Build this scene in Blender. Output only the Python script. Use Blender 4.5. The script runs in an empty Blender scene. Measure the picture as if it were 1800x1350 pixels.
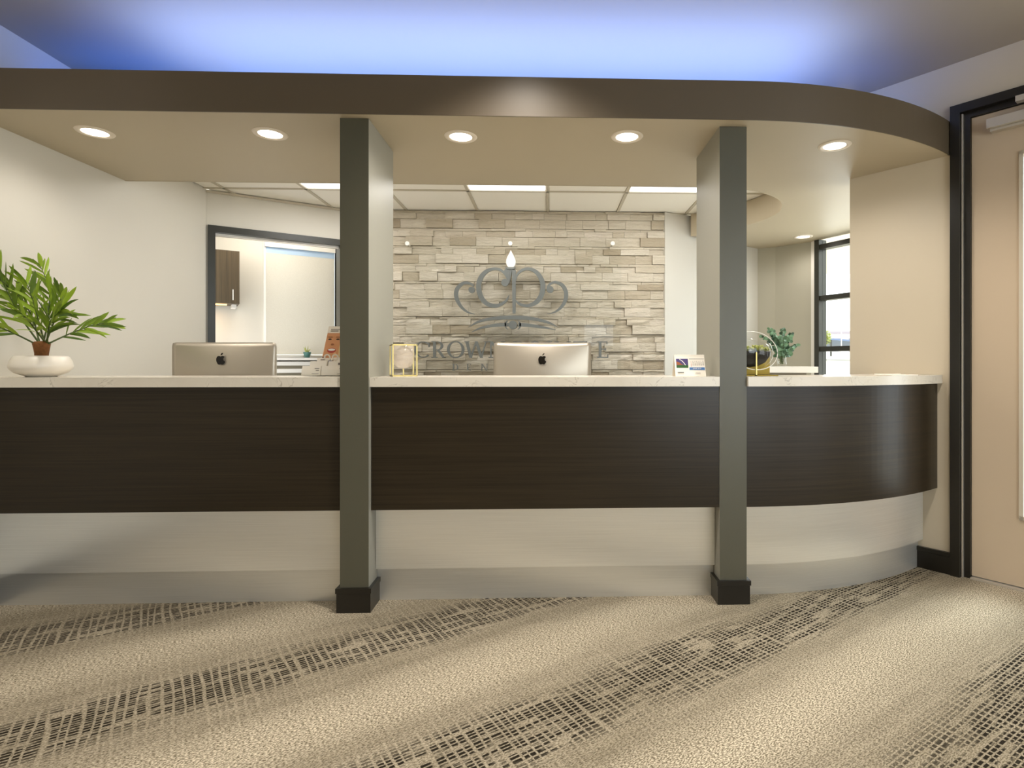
import bpy, bmesh, math, random
from mathutils import Vector, Matrix
from mathutils.geometry import tessellate_polygon
R = math.radians
random.seed(7)
S = bpy.context.scene
COL = S.collection

# ------------------------------------------------------------------ camera / frame
TH = 0.035                                   # camera yaw to the right of world +Y
CAMH, F, CX, HY = 1.14, 1000.0, 1000.0, 637.0
sn, cs = math.sin(TH), math.cos(TH)
cam = bpy.data.cameras.new('camera'); camo = bpy.data.objects.new('camera', cam); COL.objects.link(camo)
cam.sensor_width = 36; cam.lens = 36 * F / 1800
cam.shift_x = (900 - CX) / 1800; cam.shift_y = (HY - 675) / 1800
camo.location = (0, 0, CAMH); camo.rotation_euler = (R(90), 0, -TH)
cam.clip_start = 0.05; cam.clip_end = 500
S.camera = camo

# ------------------------------------------------------------------ world, exposure
wd = bpy.data.worlds.new('sky'); S.world = wd; wd.use_nodes = True
bg = wd.node_tree.nodes['Background']
bg.inputs[0].default_value = (0.92, 0.96, 1.0, 1); bg.inputs[1].default_value = 3.8
S.view_settings.view_transform = 'Standard'; S.view_settings.look = 'None'
S.view_settings.exposure = 0.0; S.view_settings.gamma = 1.0; S.view_settings.use_curve_mapping = False
try:
    S.cycles.max_bounces = 8; S.cycles.diffuse_bounces = 4; S.cycles.glossy_bounces = 4
    S.cycles.transmission_bounces = 6; S.cycles.transparent_max_bounces = 12
    S.cycles.caustics_reflective = False; S.cycles.caustics_refractive = False
    S.cycles.sample_clamp_indirect = 6; S.cycles.use_denoising = True
except Exception: pass

def area(name, loc, size, power, col, rot=(0, 0, 0), sy=None, parent=None, spread=180):
    l = bpy.data.lights.new(name, 'AREA'); l.energy = power; l.color = col; l.size = size
    if sy: l.shape = 'RECTANGLE'; l.size_y = sy
    l.spread = R(spread)
    o = bpy.data.objects.new(name, l); COL.objects.link(o); o.location = loc; o.rotation_euler = rot
    if parent: o.parent = parent
    return o
WARM = (1.0, 0.94, 0.87)
DAY = (0.86, 0.95, 1.0)
# blue LED cove strips lying on top of the soffit, shining up
area('cove_light', (-0.25, 2.90, 2.47), 3.4, 30, (0.29, 0.43, 0.96), (R(180), 0, 0), 0.55)
area('cove_light', (-0.20, 3.36, 2.46), 3.3, 14, (0.06, 0.22, 1.0), (R(180), 0, 0), 0.06)
area('cove_light', (1.55, 3.10, 2.46), 0.7, 0.9, (0.09, 0.2, 1.0), (R(180), 0, 0), 0.06)
area('cove_light', (-2.2, 3.1, 2.46), 0.6, 1.6, (0.0, 0.14, 1.0), (R(180), 0, 0), 0.06)
# lobby ceiling downlights (fixtures below; rear row, right and door ones are added, unseen fill) and daylight through the lobby's rear windows
LOBBY_LIGHTS = [(-1.8, 0.05, 1.0), (0.5, 0.05, 1.0), (-1.8, -2.0, 1.0), (0.5, -2.0, 1.0), (2.6, 0.0, 0.8), (-0.12, 2.12, 1.5), (-2.35, 1.85, 0.6), (1.7, 1.95, 1.0)]
P_LOBBY, P_OFFICE, P_SPOT = 112, 11, 14
WIN2 = (2.62, 4.62)
area('window_daylight', (3.0, -3.35, 1.5), 2.4, 52, DAY, (R(90), 0, 0), 2.0)
area('window_daylight', (*WIN2, 1.3), 0.8, 12, DAY, (R(90), 0, R(115)), 1.7)

# ------------------------------------------------------------------ helpers
def c2w(xc, z): return (xc * cs + z * sn, -xc * sn + z * cs)
def pz(px, py, Z):                           # pixel + depth -> world point
    x, y = c2w((px - CX) / F * Z, Z); return Vector((x, y, CAMH + (HY - py) / F * Z))
def onz(px, py, z):                          # pixel on a horizontal plane
    return pz(px, py, (z - CAMH) * F / (HY - py))
def onY(px, py, Y):                          # pixel on the plane y = Y
    a = (px - CX) / F
    return pz(px, py, Y / (cs - a * sn))
def online(px, p0, p1):                      # pixel column on a vertical plane through two plan points -> (t, Z)
    a = (px - CX) / F; dx, dy = c2w(a, 1)
    ex, ey = p1[0] - p0[0], p1[1] - p0[1]
    det = dx * (-ey) - dy * (-ex)
    Z = (p0[0] * (-ey) - p0[1] * (-ex)) / det
    t = (dx * p0[1] - dy * p0[0]) / det
    return t, Z

def setp(o, label=None, cat=None, group=None, kind=None):
    if label: o['label'] = label
    if cat: o['category'] = cat
    if group: o['group'] = group
    if kind: o['kind'] = kind
    return o
def empty(name, loc=(0, 0, 0), rz=0, label=None, cat=None, group=None, kind=None, parent=None):
    o = bpy.data.objects.new(name, None); COL.objects.link(o); o.location = loc; o.rotation_euler = (0, 0, rz)
    o.empty_display_size = 0.05
    if parent: o.parent = parent
    return setp(o, label, cat, group, kind)
def link(name, me, mat=None, parent=None, loc=None, smooth=False):
    o = bpy.data.objects.new(name, me); COL.objects.link(o)
    if mat is not None and not me.materials: me.materials.append(mat)
    if parent is not None: o.parent = parent
    if loc is not None: o.location = loc
    if smooth:
        for p in me.polygons: p.use_smooth = True
    return o
def fin(name, bm, mat, parent=None, loc=None, smooth=False, recalc=True, bevel=0, seg=2):
    if bevel:
        es = [e for e in bm.edges if len(e.link_faces) == 2 and e.calc_face_angle(0) > 0.6]
        bmesh.ops.bevel(bm, geom=es, offset=bevel, segments=seg, affect='EDGES', profile=0.6)
    if recalc: bmesh.ops.recalc_face_normals(bm, faces=bm.faces)
    me = bpy.data.meshes.new(name); bm.to_mesh(me); bm.free()
    return link(name, me, mat, parent, loc, smooth)
def box(bm, x0, x1, y0, y1, z0, z1, M=None):
    vs = [bm.verts.new(v) for v in [(x0,y0,z0),(x1,y0,z0),(x1,y1,z0),(x0,y1,z0),(x0,y0,z1),(x1,y0,z1),(x1,y1,z1),(x0,y1,z1)]]
    for f in [(0,3,2,1),(4,5,6,7),(0,1,5,4),(1,2,6,5),(2,3,7,6),(3,0,4,7)]: bm.faces.new([vs[i] for i in f])
    if M is not None: bmesh.ops.transform(bm, matrix=M, verts=vs)
    return vs
def boxo(name, x0, x1, y0, y1, z0, z1, mat, parent=None, bevel=0, loc=None):
    bm = bmesh.new(); box(bm, x0, x1, y0, y1, z0, z1); return fin(name, bm, mat, parent, loc, bevel=bevel)
def prism(bm, pts, z0, z1):                  # closed plan outline extruded in z (concave allowed)
    n = len(pts)
    lo = [bm.verts.new((p[0], p[1], z0)) for p in pts]; hi = [bm.verts.new((p[0], p[1], z1)) for p in pts]
    for i in range(n):
        j = (i + 1) % n; bm.faces.new([lo[i], lo[j], hi[j], hi[i]])
    for t in tessellate_polygon([[Vector((p[0], p[1], 0)) for p in pts]]):
        try: bm.faces.new([lo[i] for i in t]); bm.faces.new([hi[i] for i in reversed(t)])
        except ValueError: pass
def plate(bm, pts, y0, y1):                  # outline in x,z extruded in y
    n = len(pts)
    a = [bm.verts.new((p[0], y0, p[1])) for p in pts]; b = [bm.verts.new((p[0], y1, p[1])) for p in pts]
    for i in range(n):
        j = (i + 1) % n; bm.faces.new([a[i], a[j], b[j], b[i]])
    for t in tessellate_polygon([[Vector((p[0], p[1], 0)) for p in pts]]):
        try: bm.faces.new([a[i] for i in t]); bm.faces.new([b[i] for i in reversed(t)])
        except ValueError: pass
def lathe(bm, prof, n=32, c=(0, 0, 0), closed=False):
    rings = []
    for r, z in prof:
        rings.append([bm.verts.new((c[0] + r * math.cos(2*math.pi*k/n), c[1] + r * math.sin(2*math.pi*k/n), c[2] + z)) for k in range(n)] if r > 1e-6
                     else [bm.verts.new((c[0], c[1], c[2] + z))])
    m = len(rings)
    for i in range(m - 1 + (1 if closed else 0)):
        A, B = rings[i], rings[(i + 1) % m]
        for k in range(n):
            l = (k + 1) % n
            if len(A) == 1 and len(B) == 1: continue
            if len(A) == 1: bm.faces.new([A[0], B[k], B[l]])
            elif len(B) == 1: bm.faces.new([A[k], A[l], B[0]])
            else: bm.faces.new([A[k], A[l], B[l], B[k]])
def tube(bm, pts, rad, n=8):
    pts = [Vector(p) for p in pts]; rings = []
    for i, p in enumerate(pts):
        d = (pts[min(i+1, len(pts)-1)] - pts[max(i-1, 0)]).normalized()
        u = d.cross(Vector((0, 0, 1)))
        if u.length < 1e-3: u = d.cross(Vector((1, 0, 0)))
        u.normalize(); v = d.cross(u)
        r = rad[i] if isinstance(rad, (list, tuple)) else rad
        rings.append([bm.verts.new(p + (u*math.cos(2*math.pi*k/n) + v*math.sin(2*math.pi*k/n)) * r) for k in range(n)])
    for A, B in zip(rings, rings[1:]):
        for k in range(n): bm.faces.new([A[k], A[(k+1) % n], B[(k+1) % n], B[k]])
    bm.faces.new(list(reversed(rings[0]))); bm.faces.new(rings[-1])
def catmull(P, k=8):
    out = []; n = len(P)
    for i in range(n - 1):
        p0, p1, p2, p3 = P[max(i-1, 0)], P[i], P[i+1], P[min(i+2, n-1)]
        for j in range(k):
            t = j / k
            out.append(tuple(0.5*((2*b) + (-a+c)*t + (2*a-5*b+4*c-d)*t*t + (-a+3*b-3*c+d)*t**3) for a, b, c, d in zip(p0, p1, p2, p3)))
    out.append(tuple(P[-1])); return out
def wallseg(name, p0, p1, z0, z1, th, mat, side=1, kind='structure', parent=None):
    d = Vector((p1[0]-p0[0], p1[1]-p0[1])).normalized(); n = Vector((-d.y, d.x)) * th * side
    bm = bmesh.new(); prism(bm, [p0, p1, (p1[0]+n.x, p1[1]+n.y), (p0[0]+n.x, p0[1]+n.y)], z0, z1)
    o = fin(name, bm, mat, parent)
    if kind and not parent: o['kind'] = kind
    return o
def textmesh(name, txt, size, mat, parent, loc, rot, depth=0.0004, align='CENTER', bold=0):
    cu = bpy.data.curves.new(name, 'FONT'); cu.body = txt; cu.size = size; cu.extrude = depth; cu.align_x = align; cu.offset = bold
    cu.resolution_u = 3
    t = bpy.data.objects.new('t', cu); COL.objects.link(t)
    dg = bpy.context.evaluated_depsgraph_get(); me = bpy.data.meshes.new_from_object(t.evaluated_get(dg))
    bpy.data.objects.remove(t); me.materials.clear()
    o = link(name, me, mat, parent); o.location = loc; o.rotation_euler = rot
    return o

# ------------------------------------------------------------------ materials
def s2l(c): return tuple(((v/255)/12.92 if v/255 <= 0.04045 else ((v/255+0.055)/1.055)**2.4) for v in c) + (1,)
class NT:
    def __init__(s, name):
        s.m = bpy.data.materials.new(name); s.m.use_nodes = True; s.t = s.m.node_tree
        s.b = s.t.nodes['Principled BSDF']; s.out = s.t.nodes['Material Output']
    def n(s, typ, **kw):
        nd = s.t.nodes.new(typ)
        for k, v in kw.items(): setattr(nd, k, v)
        return nd
    def l(s, a, b): s.t.links.new(a, b)
    def val(s, node, key, v): node.inputs[key].default_value = v
    def math(s, op, a, b=None, clamp=False):
        nd = s.n('ShaderNodeMath', operation=op); nd.use_clamp = clamp
        for i, x in enumerate((a, b)):
            if x is None: continue
            if isinstance(x, (int, float)): nd.inputs[i].default_value = x
            else: s.l(x, nd.inputs[i])
        return nd.outputs[0]
    def noise(s, vec, scale=5, detail=3, rough=0.5):
        nd = s.n('ShaderNodeTexNoise'); nd.inputs['Scale'].default_value = scale; nd.inputs['Detail'].default_value = detail
        nd.inputs['Roughness'].default_value = rough
        if vec is not None: s.l(vec, nd.inputs['Vector'])
        return nd.outputs['Fac']
    def mapp(s, src, scale=(1, 1, 1), rot=(0, 0, 0), loc=(0, 0, 0)):
        nd = s.n('ShaderNodeMapping'); nd.inputs['Scale'].default_value = scale; nd.inputs['Rotation'].default_value = rot; nd.inputs['Location'].default_value = loc
        s.l(src, nd.inputs['Vector']); return nd.outputs[0]
    def mix(s, fac, a, b, mode='MIX'):
        nd = s.n('ShaderNodeMix', data_type='RGBA', blend_type=mode)
        for i, x in ((0, fac), (6, a), (7, b)):
            if isinstance(x, (int, float)): nd.inputs[i].default_value = x
            elif isinstance(x, tuple): nd.inputs[i].default_value = x
            else: s.l(x, nd.inputs[i])
        return nd.outputs[2]
    def ramp(s, fac, a, b):
        nd = s.n('ShaderNodeMapRange'); nd.inputs[1].default_value = a; nd.inputs[2].default_value = b; nd.clamp = True
        s.l(fac, nd.inputs[0]); return nd.outputs[0]
    def bump(s, h, st=0.2, dist=0.002):
        nd = s.n('ShaderNodeBump'); nd.inputs['Strength'].default_value = st; nd.inputs['Distance'].default_value = dist
        s.l(h, nd.inputs['Height']); s.l(nd.outputs[0], s.b.inputs['Normal'])
    def pos(s): return s.n('ShaderNodeNewGeometry').outputs['Position']
    def obj(s): return s.n('ShaderNodeTexCoord').outputs['Object']
def plain(name, rgb, rough=0.5, metal=0.0, spec=0.5, noise=0.0, nscale=40, bump=0.0):
    m = NT(name); c = s2l(rgb)
    if noise:
        f = m.noise(m.obj(), nscale, 3)
        a = tuple(min(1, v*(1-noise)) for v in c[:3]) + (1,); b = tuple(min(1, v*(1+noise)) for v in c[:3]) + (1,)
        m.l(m.mix(f, a, b), m.b.inputs['Base Color'])
        if bump: m.bump(f, bump)
    else: m.b.inputs['Base Color'].default_value = c
    m.b.inputs['Roughness'].default_value = rough; m.b.inputs['Metallic'].default_value = metal
    m.b.inputs['Specular IOR Level'].default_value = spec
    return m.m
def paint(name, rgb, rough=0.55):
    m = NT(name); c = s2l(rgb)
    f = m.noise(m.pos(), 2.0, 2); g = m.noise(m.pos(), 260, 2)
    m.l(m.mix(f, tuple(v*0.97 for v in c[:3])+(1,), tuple(min(1, v*1.03) for v in c[:3])+(1,)), m.b.inputs['Base Color'])
    m.b.inputs['Roughness'].default_value = rough; m.bump(g, 0.06, 0.001); return m.m
def emit(name, rgb, st):
    m = NT(name); e = m.n('ShaderNodeEmission'); e.inputs[0].default_value = rgb + (1,); e.inputs[1].default_value = st
    m.l(e.outputs[0], m.out.inputs[0]); return m.m
def glass(name, tint=(1, 1, 1), refl=1.0, rough=0.0):
    m = NT(name); tr = m.n('ShaderNodeBsdfTransparent'); tr.inputs[0].default_value = tint + (1,)
    gl = m.n('ShaderNodeBsdfGlossy'); gl.inputs['Roughness'].default_value = rough
    fr = m.n('ShaderNodeFresnel'); fr.inputs[0].default_value = 1.5
    bf = m.n('ShaderNodeNewGeometry'); k = m.math('MULTIPLY', fr.outputs[0], m.math('SUBTRACT', 1.0, bf.outputs['Backfacing']))
    mx = m.n('ShaderNodeMixShader'); m.l(m.math('MULTIPLY', k, refl, True), mx.inputs[0]); m.l(tr.outputs[0], mx.inputs[1]); m.l(gl.outputs[0], mx.inputs[2])
    m.l(mx.outputs[0], m.out.inputs[0]); return m.m

def carpet():
    m = NT('carpet')
    p = m.mapp(m.pos(), rot=(0, 0, R(-32.8)))
    sep = m.n('ShaderNodeSeparateXYZ'); m.l(p, sep.inputs[0]); u, v = sep.outputs[0], sep.outputs[1]
    warp = m.math('MULTIPLY', m.math('SUBTRACT', m.noise(m.mapp(p, (0.5, 1.5, 1)), 1.0, 2), 0.5), 0.22)
    ph = m.math('MULTIPLY', m.math('SUBTRACT', m.math('ADD', v, warp), 0.66), 2*math.pi/0.85)
    band = m.math('COSINE', ph)
    lo = m.noise(m.mapp(p, (1.3, 5, 1)), 1.0, 3, 0.6)
    bandd = m.ramp(m.math('ADD', band, m.math('MULTIPLY', m.math('SUBTRACT', lo, 0.5), 1.5)), 0.15, 0.75)
    bandl = m.ramp(m.math('MULTIPLY', band, -1), 0.2, 1.0)
    wa = m.math('MULTIPLY', m.noise(m.mapp(p, (1.0, 12, 1)), 1.0, 2), 12.0)
    la = m.ramp(m.math('COSINE', m.math('ADD', m.math('MULTIPLY', v, 2*math.pi*66), wa)), 0.15, 0.7)         # light threads running along
    wb = m.math('MULTIPLY', m.noise(m.mapp(p, (11, 1.6, 1), loc=(3, 5, 0)), 1.0, 2), 15.0)
    lb = m.ramp(m.math('COSINE', m.math('ADD', m.math('MULTIPLY', u, 2*math.pi*34), wb)), 0.42, 0.8)  # light threads across
    spk = m.noise(m.mapp(p, (115, 260, 1)), 1.0, 2, 0.7)
    spk2 = m.ramp(spk, 0.40, 0.56)
    gap = m.math('MULTIPLY', m.math('SUBTRACT', 1.0, la), m.math('SUBTRACT', 1.0, lb))
    brk = m.ramp(m.noise(m.mapp(p, (6, 34, 1), loc=(1, 9, 0)), 1.0, 2, 0.6), 0.38, 0.50)
    dark = m.math('MULTIPLY', m.math('MULTIPLY', gap, bandd), brk)
    faint = m.math('MULTIPLY', gap, m.math('MULTIPLY', m.math('SUBTRACT', 1.0, bandl), m.math('MULTIPLY', brk, 0.22)))
    fac = m.math('MAXIMUM', dark, faint)
    base = m.mix(m.ramp(lo, 0.3, 0.75), s2l((158, 147, 126)), s2l((186, 174, 152)))
    base = m.mix(m.math('MULTIPLY', m.math('MULTIPLY', bandl, m.ramp(spk, 0.42, 0.62)), 0.7), base, s2l((238, 224, 198)))
    base = m.mix(m.math('MULTIPLY', m.math('SUBTRACT', 1.0, spk2), 0.85), base, s2l((92, 82, 62)))
    c = m.mix(m.math('MULTIPLY', fac, 0.97), base, s2l((28, 23, 15)))
    m.l(c, m.b.inputs['Base Color']); m.b.inputs['Roughness'].default_value = 0.95; m.b.inputs['Specular IOR Level'].default_value = 0.1
    m.bump(m.math('ADD', spk, m.math('MULTIPLY', fac, -0.6)), 0.9, 0.004)
    return m.m
def wood(name, a, b, rough=0.33, axis='x', sc=1.0, coat=0.0):
    m = NT(name); P = m.obj()
    if axis == 'x': st = (1.2*sc, 1.2*sc, 90*sc); fine = (3*sc, 3*sc, 420*sc)
    else: st = (60*sc, 60*sc, 1.0*sc); fine = (260*sc, 260*sc, 3*sc)
    f = m.noise(m.mapp(P, st), 1.0, 4, 0.6); g = m.noise(m.mapp(P, fine), 1.0, 2, 0.6)
    k = m.math('ADD', m.math('MULTIPLY', m.ramp(f, 0.3, 0.7), 0.6), m.math('MULTIPLY', m.ramp(g, 0.3, 0.7), 0.4))
    m.l(m.mix(k, s2l(a), s2l(b)), m.b.inputs['Base Color'])
    m.b.inputs['Specular IOR Level'].default_value = 0.32; m.b.inputs['Roughness'].default_value = rough; m.bump(g, 0.25, 0.0006); return m.m
def steel(name, rgb, rough=0.38):
    m = NT(name); g = m.noise(m.mapp(m.obj(), (2.5, 2.5, 700)), 1.0, 3, 0.6)
    c = s2l(rgb); m.l(m.mix(m.ramp(g, 0.3, 0.7), tuple(v*0.88 for v in c[:3])+(1,), c), m.b.inputs['Base Color'])
    m.b.inputs['Metallic'].default_value = 0.78; m.b.inputs['Roughness'].default_value = rough
    m.b.inputs['Anisotropic'].default_value = 0.8; tg = m.n('ShaderNodeTangent', direction_type='RADIAL', axis='Z'); m.l(tg.outputs[0], m.b.inputs['Tangent'])
    m.bump(g, 0.22, 0.0006); return m.m
def quartz():
    m = NT('quartz'); P = m.pos()
    d = m.noise(P, 6, 4, 0.6); w = m.n('ShaderNodeTexNoise'); w.inputs['Scale'].default_value = 9; w.inputs['Detail'].default_value = 6; w.inputs['Distortion'].default_value = 1.4; m.l(P, w.inputs['Vector'])
    v = m.math('ABSOLUTE', m.math('SUBTRACT', w.outputs['Fac'], 0.5)); vein = m.math('SUBTRACT', 1.0, m.ramp(v, 0.0, 0.012))
    c = m.mix(d, s2l((205, 196, 180)), s2l((228, 221, 207)))
    c = m.mix(m.math('MULTIPLY', vein, m.math('MULTIPLY', m.ramp(d, 0.45, 0.6), 0.6)), c, s2l((140, 128, 108)))
    m.l(c, m.b.inputs['Base Color']); m.b.inputs['Roughness'].default_value = 0.22; return m.m
def stone():
    m = NT('ledger_stone'); P = m.pos(); oi = m.n('ShaderNodeObjectInfo')
    off = m.n('ShaderNodeVectorMath', operation='SCALE'); cb = m.n('ShaderNodeCombineXYZ')
    m.l(oi.outputs['Random'], cb.inputs[2]); m.l(cb.outputs[0], off.inputs[0]); off.inputs[3].default_value = 37.0
    ad = m.n('ShaderNodeVectorMath', operation='ADD'); m.l(P, ad.inputs[0]); m.l(off.outputs[0], ad.inputs[1])
    f = m.noise(m.mapp(ad.outputs[0], (4, 4, 40)), 1.0, 4, 0.65); g = m.noise(m.mapp(ad.outputs[0], (14, 14, 60)), 1.0, 5, 0.7)
    rc = m.n('ShaderNodeValToRGB'); m.l(oi.outputs['Random'], rc.inputs[0])
    e = rc.color_ramp.elements; e[0].position = 0; e[0].color = s2l((168, 154, 132)); e[1].position = 1; e[1].color = s2l((222, 212, 196))
    for p, c in ((0.08, (186, 174, 153)), (0.3, (206, 196, 177)), (0.75, (214, 205, 188))):
        x = e.new(p); x.color = s2l(c)
    c = m.mix(m.math('MULTIPLY', m.ramp(f, 0.35, 0.7), 0.45), rc.outputs[0], s2l((160, 146, 122)))
    m.l(c, m.b.inputs['Base Color']); m.b.inputs['Roughness'].default_value = 0.75; m.b.inputs['Specular IOR Level'].default_value = 0.3
    m.bump(g, 0.9, 0.014); return m.m

M = {}
M['carpet'] = carpet()
M['taupe'] = paint('taupe_paint', (90, 78, 61), 0.42)
M['taupe_low'] = paint('soffit_paint', (184, 171, 146), 0.5)
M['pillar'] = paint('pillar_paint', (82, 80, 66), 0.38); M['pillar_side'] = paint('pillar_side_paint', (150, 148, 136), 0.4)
M['ceil'] = paint('ceiling_paint', (168, 158, 142), 0.5)
M['wall'] = paint('wall_paint', (212, 207, 195), 0.5)
M['wallr'] = paint('right_wall_paint', (206, 193, 170), 0.5)
M['wall3'] = paint('office_end_wall_paint', (196, 191, 180), 0.5)
M['wall2'] = paint('grey_green_paint', (178, 174, 158), 0.5)
M['black'] = plain('black_gloss', (22, 19, 14), 0.28, spec=0.6)
M['frame'] = plain('bronze_frame', (40, 40, 32), 0.35)
M['wood'] = wood('dark_laminate', (25, 20, 12), (54, 44, 29), 0.30)
M['woodv'] = wood('dark_veneer', (58, 48, 32), (92, 78, 56), 0.45, 'z')
M['steel'] = steel('brushed_steel', (244, 244, 240), 0.32)
M['steel2'] = steel('brushed_steel_kick', (232, 232, 228), 0.32)
M['quartz'] = quartz()
M['stone'] = stone()
M['stonedark'] = plain('mortar', (120, 108, 88), 0.9)
M['sign'] = plain('satin_sign_metal', (120, 124, 122), 0.35, metal=0.45)
M['white'] = plain('white_satin', (238, 234, 226), 0.4)
M['tile'] = plain('ceiling_tile', (248, 243, 232), 0.9, noise=0.03, nscale=300)
M['tbar'] = plain('ceiling_grid', (198, 189, 170), 0.5)
M['alum'] = plain('anodised_aluminium', (190, 181, 166), 0.38, metal=0.7)
M['logo'] = plain('logo_black', (16, 12, 8), 0.12)
M['gold'] = plain('brass', (160, 140, 88), 0.3, metal=1.0)
M['golds'] = plain('satin_brass', (122, 102, 42), 0.42, metal=0.85)
M['ceramic'] = plain('white_ceramic', (236, 228, 214), 0.35)
M['bark'] = plain('palm_bark', (120, 74, 30), 0.85, noise=0.6, nscale=90, bump=0.8)
M['soil'] = plain('soil', (26, 22, 16), 0.9, noise=0.5, nscale=150, bump=0.6)
M['glass'] = glass('clear_glass', (0.985, 0.99, 0.987), 1.0)
M['winglass'] = glass('window_glass', (0.96, 0.98, 0.98), 1.0)
M['lens'] = emit('downlight_lens', (1.0, 0.93, 0.84), 9.0)
M['panel'] = emit('light_panel', (1.0, 0.98, 0.94), 2.4)
M['trimring'] = plain('white_trim_ring', (226, 214, 196), 0.45)
M['door'] = paint('door_paint', (202, 182, 156), 0.4)
M['silver'] = plain('silver_hardware', (216, 210, 200), 0.35, metal=0.7)
M['paper'] = plain('paper', (236, 228, 214), 0.6)
M['ink'] = plain('ink', (45, 42, 38), 0.6)
def leafmat(name, a, b, rough=0.4):
    m = NT(name); oi = m.n('ShaderNodeObjectInfo')
    f = m.noise(m.obj(), 30, 2)
    c = m.mix(m.math('ADD', m.math('MULTIPLY', oi.outputs['Random'], 0.75), m.math('MULTIPLY', f, 0.25)), s2l(a), s2l(b))
    m.l(c, m.b.inputs['Base Color']); m.b.inputs['Roughness'].default_value = rough
    m.b.inputs['Subsurface Weight'].default_value = 0.0; return m.m
M['palm'] = leafmat('palm_leaf', (40, 74, 18), (168, 196, 56))
M['euc'] = leafmat('eucalyptus_leaf', (20, 50, 32), (120, 160, 122), 0.5)
M['succ'] = leafmat('succulent_leaf', (120, 130, 40), (214, 214, 120), 0.5)
M['stem'] = plain('stem', (70, 86, 34), 0.5)

# ------------------------------------------------------------------ plan geometry
WL0 = c2w(1.96, 3.17)                                    # a point on the right wall
wd_ = Vector(WL0) - Vector(c2w(1.11, 4.17)); wdir = wd_.normalized()   # towards the camera's right
def wr(s, off=0.0):                                      # s metres along the right wall, off metres behind its face
    n = Vector((-wdir.y, wdir.x))                        # points to +x,+y (away)
    if n.x < 0: n = -n
    return (WL0[0] + wdir.x*s + n.x*off, WL0[1] + wdir.y*s + n.y*off)
wend = wr(-0.385)                                        # free end of the right wall
LX = -2.60                                               # left wall face
Z_SOF, Z_BEAM, Z_CEIL, Z_TILE = 2.255, 2.43, 2.74, 2.45
ACX, ACY = 0.95, 4.70                                    # centre of the counter's curved end
def front(Yf, x0, x1, n=20, ACX=0.95):                             # straight run then arc, parallel offsets
    r = ACY - Yf; pts = [(x0, Yf)]
    if x1 <= ACX: return [(x0, Yf), (x1, Yf)]
    if x0 < ACX: pts.append((ACX, Yf)); a0 = 0
    else: a0 = math.asin((x0-ACX)/r); pts = []
    a1 = math.asin(min(0.999, (x1-ACX)/r))
    for k in range(0 if not pts else 1, n+1):
        a = a0 + (a1-a0)*k/n; pts.append((ACX + r*math.sin(a), ACY - r*math.cos(a)))
    return pts
def arc_hit(Yf, ACX=0.95):                                         # where that arc meets the right wall
    r = ACY - Yf; best = None
    for i in range(2000):
        s = -0.4 + i*0.0005; p = wr(s); d = abs(math.hypot(p[0]-ACX, p[1]-ACY) - r)
        if best is None or d < best[0]: best = (d, p)
    return best[1]

# ------------------------------------------------------------------ floor and ceilings
def struct(o): o['kind'] = 'structure'; return o
struct(boxo('floor', -2.75, 6.5, -3.6, 7.6, -0.10, 0.0, M['carpet']))
# lobby ceiling over everything in front, up to the cove's rear wall
bm = bmesh.new(); prism(bm, [(-2.75, -3.6), (5.2, -3.6), (5.2, -1.0), wr(0.9, 0.10), wend, (wend[0], 3.52), (-2.75, 3.52)], Z_CEIL, Z_CEIL+0.1)
struct(fin('ceiling', bm, M['ceil']))
struct(wallseg('wall_left', (LX, -3.6), (LX, 4.41), 0, Z_CEIL, 0.12, M['wall'], 1))
struct(wallseg('wall_cove', (LX, 3.46), (wend[0], 3.46), Z_BEAM+0.001, Z_CEIL, 0.06, M['ceil'], 1))
BCX = 0.915
# dropped soffit : front arc, right wall, window bay, hole for the tiled office ceiling
fr = front(2.59, LX, arc_hit(2.59, BCX)[0], 28, BCX)
hole = catmull([(1.00, 3.58), (1.27, 3.625), (1.43, 3.70), (1.60, 3.86), (1.70, 4.08), (1.71, 4.30), (1.62, 4.56), (1.45, 4.80), (1.266, 4.985)], 6)
FARC = (2.045, 5.51); FARB = (2.19, 5.43); FARW = (2.43, 5.18)
wdirn = Vector((0.17, -0.355)).normalized(); WEND = (FARW[0]+wdirn.x*1.7, FARW[1]+wdirn.y*1.7)
outline = fr + [wend, wr(-0.385, 0.14), wr(0.55, 0.14), (3.3, 3.3), WEND, FARW, FARB, FARC] + list(reversed(hole)) + [(LX, 3.58)]
sof = empty('soffit', (0, 0, 0)); sof['kind'] = 'structure'
bm = bmesh.new(); prism(bm, outline, Z_SOF, Z_BEAM); 
fin('soffit_panel', bm, M['taupe_low'], sof)
# fascia skin on the front of the beam and inside the hole
bm = bmesh.new(); fo = front(2.584, LX, arc_hit(2.584, BCX)[0]-0.002, 28, BCX)
prism(bm, fo + list(reversed(fr)), Z_SOF, Z_BEAM+0.004); fin('fascia', bm, M['taupe'], sof)
bm = bmesh.new(); hi_ = [(p[0]-0.012, p[1]+0.006) for p in hole]; hi_[0] = (1.0, 3.592)
prism(bm, hole + list(reversed(hi_)), Z_SOF-0.001, Z_TILE); fin('fascia', bm, M['taupe_low'], sof)
bm = bmesh.new(); prism(bm, [(LX, 3.58), (1.0, 3.58), (1.0, 3.592), (LX, 3.592)], Z_SOF-0.001, Z_TILE); fin('fascia', bm, M['taupe_low'], sof)

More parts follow.
